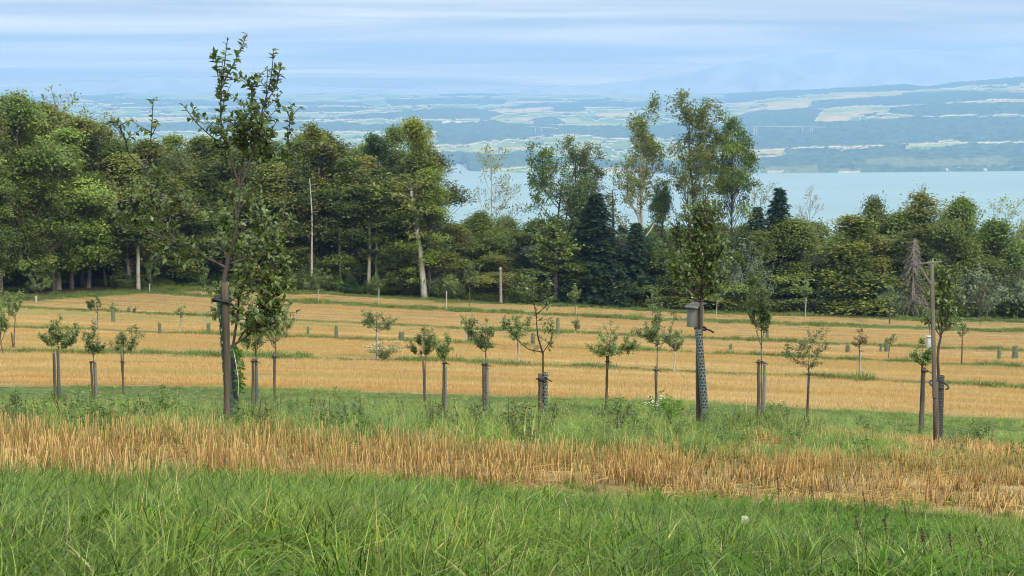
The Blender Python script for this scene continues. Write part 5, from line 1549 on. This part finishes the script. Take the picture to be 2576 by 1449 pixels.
rot = tilt(rg, n, .06); rot[:, 2] = rg.normal(0, .12, n) + math.pi * rg.integers(0, 2, n)
scatter("near_stubble", cS, np.stack((X, Y, gz(X, Y) - .005), -1), rot, sc, idx, "golden cut stubble band in front of the orchard trees", "stubble")

# --- tall grass strip with the orchard trees
cM = coll("strip_grass_sources")
for k in range(5):
    mb = MB(); n = 44
    r = .17 * np.sqrt(rg.random(n)); a = rg.uniform(0, 6.283, n)
    base = np.stack((r * np.cos(a), r * np.sin(a), 0 * r), -1)
    h = rg.uniform(.12, .42, n) * (1 if k < 3 else .55)
    blades(mb, rg, base, h, rg.uniform(.2, 1.3, n), rg.uniform(.005, .009, n), np.clip(rg.normal(.48, .22, n), 0, .85) + (rg.random(n) < .13) * .5, 4, rg.normal(.3, 1.3, n))
    source(cM, "a%02d_tuft" % k, mb, M['grassM'])
for k in range(2):                                  # flowering stems
    mb = MB(); n = 12
    b0 = np.stack((rg.normal(0, .10, n), rg.normal(0, .10, n), np.zeros(n)), -1)
    blades(mb, rg, b0, rg.uniform(.35, .62, n), rg.uniform(.05, .4, n), .005, .95, 4)
    source(cM, "b%02d_seedstems" % k, mb, M['grassM'])
for k in range(2):                                  # leafy weeds
    mb = MB()
    for q in range(7):
        p0 = np.array((*rg.normal(0, .09, 2), 0)); e = p0 + np.array((rg.normal(0, .08), rg.normal(0, .08), rg.uniform(.25, .55)))
        pa = bez(p0, (p0 + e) / 2 + rg.normal(0, .02, 3), e, 5)
        mb.tube(pa, .003, 3, cap=False); leaves_along(mb, rg, pa, 26, .055, .1, .45, .1, .5, .03)
    source(cM, "c%02d_weed" % k, mb, M['herb'])
mb = MB()                                           # dark dock stalks
for q in range(6):
    p0 = np.array((*rg.normal(0, .08, 2), 0)); e = p0 + np.array((rg.normal(0, .06), rg.normal(0, .06), rg.uniform(.35, .75)))
    mb.tube(np.stack((p0, (p0 + e) / 2, e)), (.004, .004, .0025), 4)
    for _ in range(10):
        s_ = p0 + (e - p0) * rg.uniform(.5, 1); mb.tube(np.stack((s_, s_ + rg.normal(0, .02, 3) + (0, 0, .035))), (.006, .003), 3)
source(cM, "d00_dock", mb, M['stalk'])
parts_ = []
for n_, a_, b_ in ((6600, 12.6, 24), (10000, 24, 40), (9600, 40, 59)):
    X, Y = fan_points(rg, n_, a_, b_, .45); parts_.append((X, Y))
X = np.concatenate([q[0] for q in parts_]); Y = np.concatenate([q[1] for q in parts_])
keep = (grassy(X, Y) > .5) | (rg.random(len(X)) < .05); X, Y = X[keep], Y[keep]; n = len(X); r = rg.random(n)
big = fbm(X * .28, Y * .22, 15, 3)
idx = np.where(big > .5, rg.integers(0, 3, n), rg.integers(3, 5, n))
idx = np.where(r < .03, 5 + rg.integers(0, 2, n), idx); idx = np.where((r > .04) & (r < .07) & (Y < 36), 7 + rg.integers(0, 2, n), idx)
idx = np.where((r > .995) & (Y < 34), 9, idx)
s1 = rg.uniform(.7, 1.25, n) * np.interp(big, [.3, .5, .7], [.65, .9, 1.35]) * np.interp(Y, [13, 16, 24, 38, 59], [.7, .55, .62, .5, .38])
s1 = np.where(idx == 9, .55, s1)
scatter("strip_grass", cM, np.stack((X, Y, gz(X, Y) - .01), -1), tilt(rg, n, .15), np.stack([s1 * np.interp(Y, [13, 30, 59], [1.1, 1.4, 2.2]), s1 * np.interp(Y, [13, 30, 59], [1.1, 1.4, 2.2]), s1], -1), idx, "tall rough grass and weeds round the orchard trees", "grass")

# --- far stubble
cF = coll("far_stubble_sources")
for k in range(4):
    mb = MB(); n = 150
    px = rg.uniform(-.65, .65, n); py = rg.choice(np.arange(-.6, .61, .2), n) + rg.normal(0, .03, n)
    blades(mb, rg, np.stack((px, py, 0 * px), -1), rg.uniform(.08, .20, n), rg.uniform(0, .5, n), rg.uniform(.008, .016, n), np.clip(rg.normal(.45, .25, n), 0, 1), 1, rg.uniform(0, 6.28, n))
    source(cF, "a%02d_stems" % k, mb, M['strawF'])
X1, Y1 = fan_points(rg, 15500, 57, 120, .46); X2, Y2 = fan_points(rg, 9500, 120, 186, .46)
X, Y = np.concatenate((X1, X2)), np.concatenate((Y1, Y2))
keep = grassy(X, Y) < .5; X, Y = X[keep], Y[keep]; n = len(X)
rot = np.zeros((n, 3)); rot[:, 2] = rg.normal(0, .1, n) + math.pi * rg.integers(0, 2, n)
rowf = .75 + .5 * vnoise(X * .03, Y * .9, 23)
scatter("field_stubble", cF, np.stack((X, Y, gz(X, Y) - .01), -1), rot, np.stack((np.ones(n), np.ones(n), rowf * rg.uniform(.8, 1.15, n)), -1), rg.integers(0, 4, n), "orange-gold stubble bands across the field", "stubble")

# --- grass on the rows between the stubble bands and along the wood
cR = coll("row_grass_sources")
for k in range(4):
    mb = MB(); n = 70
    r = .42 * np.sqrt(rg.random(n)); a = rg.uniform(0, 6.283, n)
    blades(mb, rg, np.stack((r * np.cos(a), r * np.sin(a), 0 * r), -1), rg.uniform(.12, .45, n) * (1 if k < 2 else .5), rg.uniform(.2, 1.2, n), rg.uniform(.012, .024, n), np.clip(rg.normal(.45, .22, n), 0, .85) + (rg.random(n) < .07) * .5, 3)
    source(cR, "a%02d_tuft" % k, mb, M['grassF'])
X, Y = fan_points(rg, 62000, 78, 205, .48)
keep = (grassy(X, Y) > .5) & (Y < edge_Y(X) + 6); X, Y = X[keep], Y[keep]; n = len(X)
big = fbm(X * .22, Y * .3, 16, 2)
keep = big + rg.normal(0, .05, n) > .33; X, Y, big = X[keep], Y[keep], big[keep]; n = len(X)
idx = np.where(big > .55, rg.integers(0, 2, n), rg.integers(2, 4, n))
s1 = rg.uniform(.6, 1.2, n) * np.interp(big, [.4, .7], [.7, 1.3])
scatter("row_grass", cR, np.stack((X, Y, gz(X, Y) - .02), -1), tilt(rg, n, .1), np.stack([s1, s1, s1], -1), idx, "grass on the thin rows between stubble bands and along the wood", "grass")

# ------------------------------------------------------------------ small single plants
def tuft(x, y, Y, h, w, n, label, mat, seedv, bw=.008, name="grass_tussock"):
    rng = np.random.default_rng(seedv); mb = MB(); P = at(x, y, Y)
    r = w * .35 * np.sqrt(rng.random(n)); a = rng.uniform(0, 6.283, n)
    blades(mb, rng, np.stack((r * np.cos(a), r * np.sin(a), 0 * r), -1), rng.uniform(.5, 1.1, n) * h, rng.uniform(.2, 1.5, n), bw, np.clip(rng.normal(.4, .2, n), 0, .85) + (rng.random(n) < .08) * .5, 5, a + rng.normal(0, .5, n))
    tag(link(name, mb.mesh(name, M[mat]), None, (P[0], Y, float(gz(P[0], Y)) - .01)), label, "grass tussock", "big tussocks round the tree feet")
tuft(632, 1000, 16.2, .55, .5, 260, "big blue-green tussock at the big left tree's foot", 'grassM', 1)
tuft(1885, 1050, 20.6, .62, 1.5, 700, "wide dark tussock right of the nest box tree's foot", 'grassN', 2)
tuft(2000, 1060, 19.6, .5, 1.2, 520, "brownish tussock between nest box tree and perch post", 'grassM', 3)
tuft(2408, 1110, 20.4, .30, .4, 220, "dark round tussock right of the perch post's foot", 'grassN', 4)
tuft(1730, 1075, 19.6, .35, .4, 200, "pale tussock left of the nest box tree's foot", 'grassM', 5)
tuft(141, 990, 43.5, .5, .8, 220, "dark tussock at the leftmost young tree's foot", 'grassN', 6, .014)
tuft(2165, 945, 81, .8, 2.2, 260, "grassy mound under the reddish thin young tree", 'grassF', 7, .03)

def herb(x, Y, h, w, label, mat='herb', flowers=None, seedv=0, name="leafy_plant", n=16):
    rng = np.random.default_rng(seedv + 40); X = at(x, 950, Y)[0]; g = float(gz(X, Y))
    tr, cr, fl = MB(), MB(), MB()
    for k in range(n):
        e = np.array((*(rng.normal(0, w * .35, 2)), h * rng.uniform(.6, 1.05))); pa = bez(np.zeros(3), e * (.3, .3, .6), e, 6)
        tr.tube(pa, np.linspace(.006, .002, 6), 4, cap=False); leaves_along(cr, rng, pa, 30, h * .10, .2, .45, .12, .5, w * .06)
        if flowers:
            for _ in range(7):
                c = e + rng.normal(0, w * .06, 3) * (1, 1, .25)
                th_ = np.arange(6) * 1.047
                fl.add(np.concatenate((c[None] + (0, 0, .004), c + np.stack((np.cos(th_), np.sin(th_), 0 * th_), -1) * h * .022)), [(0, 1 + q, 1 + (q + 1) % 6) for q in range(6)])
    o = thing(name, (X, Y, g), label, "plant")
    link("stem", tr.mesh("stem", M['stalk'] if mat == 'stalk' else M['herb'], True), o); link("leaf_mass", cr.mesh("leaf_mass", M[mat]), o)["kind"] = "stuff"
    if flowers: link("flower_head", fl.mesh("flower_head", M[flowers]), o)
herb(967, 82.5, 1.0, 2.2, "pale flowering bush in the second row under the wind-blown tree", 'herb', 'white', 1, "flowering_bush", 40)
herb(1652, 27, .62, .5, "white-flowered umbel plant left of the nest box tree", 'herb', 'white', 2, "umbel_plant", 9)
herb(2465, 27, .55, .5, "dark leafy weed between perch post and right margin", 'herb', None, 3)
herb(405, 22, .55, .6, "leafy weed clump left of the big left tree", 'herb', None, 4)
herb(1960, 33, .75, .5, "tall weed beside the tall narrow young tree's sleeve", 'herb', None, 5)
herb(1560, 24, .6, .6, "tall green weeds right of the thin forked tree", 'herb', None, 6)
herb(1690, 22, .6, .5, "yellowish weeds just left of the nest box tree's sleeve", 'vine', None, 7)

# poppy
Pp = at(1320, 1036, 27.5); gP = float(gz(Pp[0], 27.5)); hP = Pp[2] - gP
o = thing("poppy", (Pp[0], 27.5, gP), "single red poppy left of the thin forked tree's foot", "flower")
mb = MB(); mb.tube(np.array([(0, 0, 0), (.01, 0, hP * .5), (0, 0, hP)]), .003, 4); link("stem", mb.mesh("stem", M['herb'], True), o)
for q in range(4):
    mb = MB(); a = q * 1.571; u_ = np.linspace(-.7, .7, 5)
    rim = np.stack((.045 * np.cos(a + u_), .045 * np.sin(a + u_), .028 + .006 * np.cos(u_ * 9)), -1)
    mb.add(np.concatenate((np.zeros((1, 3)), rim * (.55, .55, .45), rim)), [(0, 1 + k_, 2 + k_) for k_ in range(4)], [(1 + k_, 6 + k_, 7 + k_, 2 + k_) for k_ in range(4)])
    link("petal", mb.mesh("petal", M['petalred'], True), o, (0, 0, hP))
# dandelion clock in the foreground
Yd = hit(1873, 1372); Pd = at(1873, 1327, Yd); gd_ = float(gz(Pd[0], Yd))
o = thing("dandelion", (Pd[0], Yd, gd_), "white dandelion clock in the foreground grass at the right", "flower")
hD = max(.12, Pd[2] - gd_); mb = MB(); mb.tube(np.array([(.015, 0, 0), (.008, 0, hD * .5), (0, 0, hD)]), .0025, 6); link("stem", mb.mesh("stem", M['herb'], True), o)
rng = np.random.default_rng(4); mb = MB(); n = 220; d = rand_dirs(rng, n)
mb.leaves(d * .004 + (0, 0, hD), d, rand_dirs(rng, n), .019, .003, .5); mb.leaves(d * .016 + (0, 0, hD), unit(rng.normal(size=(n, 3))), d, .008, .006, .5)
link("seed_head", mb.mesh("seed_head", M['fluff']), o)
# dark plantain and dock stalks in the foreground
ST = [(2210, 1449, 2150, 1300), (2235, 1420, 2225, 1300), (2330, 1430, 2318, 1330), (2400, 1440, 2388, 1340), (2480, 1449, 2462, 1350), (2125, 1330, 2100, 1270), (2290, 1345, 2275, 1275), (2060, 1300, 2040, 1225), (1050, 1225, 1052, 1185), (1066, 1310, 1069, 1262), (2440, 1400, 2455, 1330), (1440, 1300, 1418, 1340), (2180, 1290, 2172, 1240), (1960, 1280, 1956, 1200)]
for k, (xa, ya, xb, yb) in enumerate(ST):
    Ys_ = hit(xa, min(ya + 30, 1500), 2.5); p0 = at(xa, ya, Ys_); p0[2] = float(gz(p0[0], Ys_)); p1 = at(xb, min(yb, ya - 40), Ys_ + .02)
    mb = MB(); mb.tube(np.stack((p0 - p0, (p1 - p0) * .5 + (.004, 0, 0), p1 - p0)), (.0026, .0024, .002), 5)
    nn = 36; ti_ = np.random.default_rng(k).uniform(.72, 1, nn); Q = (p1 - p0)[None] * ti_[:, None]
    dd_ = rand_dirs(np.random.default_rng(k + 9), nn); mb.leaves(Q, dd_ + (0, 0, .8), dd_[::-1], .011, .006, .5)
    tag(link("seed_stalk", mb.mesh("seed_stalk", M['stalk'], True), None, p0), "thin dark seed stalk standing in the foreground grass", "seed stalk", "dark seed stalks in the foreground")

# ------------------------------------------------------------------ haze
HAZE_D = 0.95e-4
mb = MB(); mb.box((0, 0, 0), (1, 1, 1))
t = NT("haze_air")
t.n.remove(t.out); t.out = t.n.new("ShaderNodeOutputMaterial")
pv = t.node("ShaderNodeVolumePrincipled", {"Color": (.25, .50, .96, 1), "Density": HAZE_D, "Anisotropy": 0.0, "Absorption Color": (.20, .20, .20, 1)})
t.l.new(pv.outputs[0], t.out.inputs["Volume"])
hz = link("haze", mb.mesh("haze", t.m))
hz.location = (0, 10000, (590 - 407) / 2)
hz.scale = (48000, 22000, 590 + 407)
tag(hz, "blue haze lying over the lake and far shore", "haze", kind="stuff")

# ------------------------------------------------------------------ look-alikes with one label: tell them apart from left to right
_by = {}
for o in scene.objects:
    if o.parent is None and "label" in o and o.get("group") and not o.get("kind"):
        _by.setdefault(o["label"], []).append(o)
ORD = ["first", "second", "third", "fourth", "fifth", "sixth", "seventh", "eighth", "ninth", "tenth", "eleventh", "twelfth", "thirteenth", "fourteenth"]
for lab, obs in _by.items():
    if len(obs) < 2 or len(obs) > 14: continue
    obs.sort(key=lambda o: o.location[0] / max(1.0, o.location[1]))
    for i, o in enumerate(obs):
        o["label"] = lab + (", " + ("left one", "right one")[i] if len(obs) == 2 else ", " + ORD[i] + " from left")
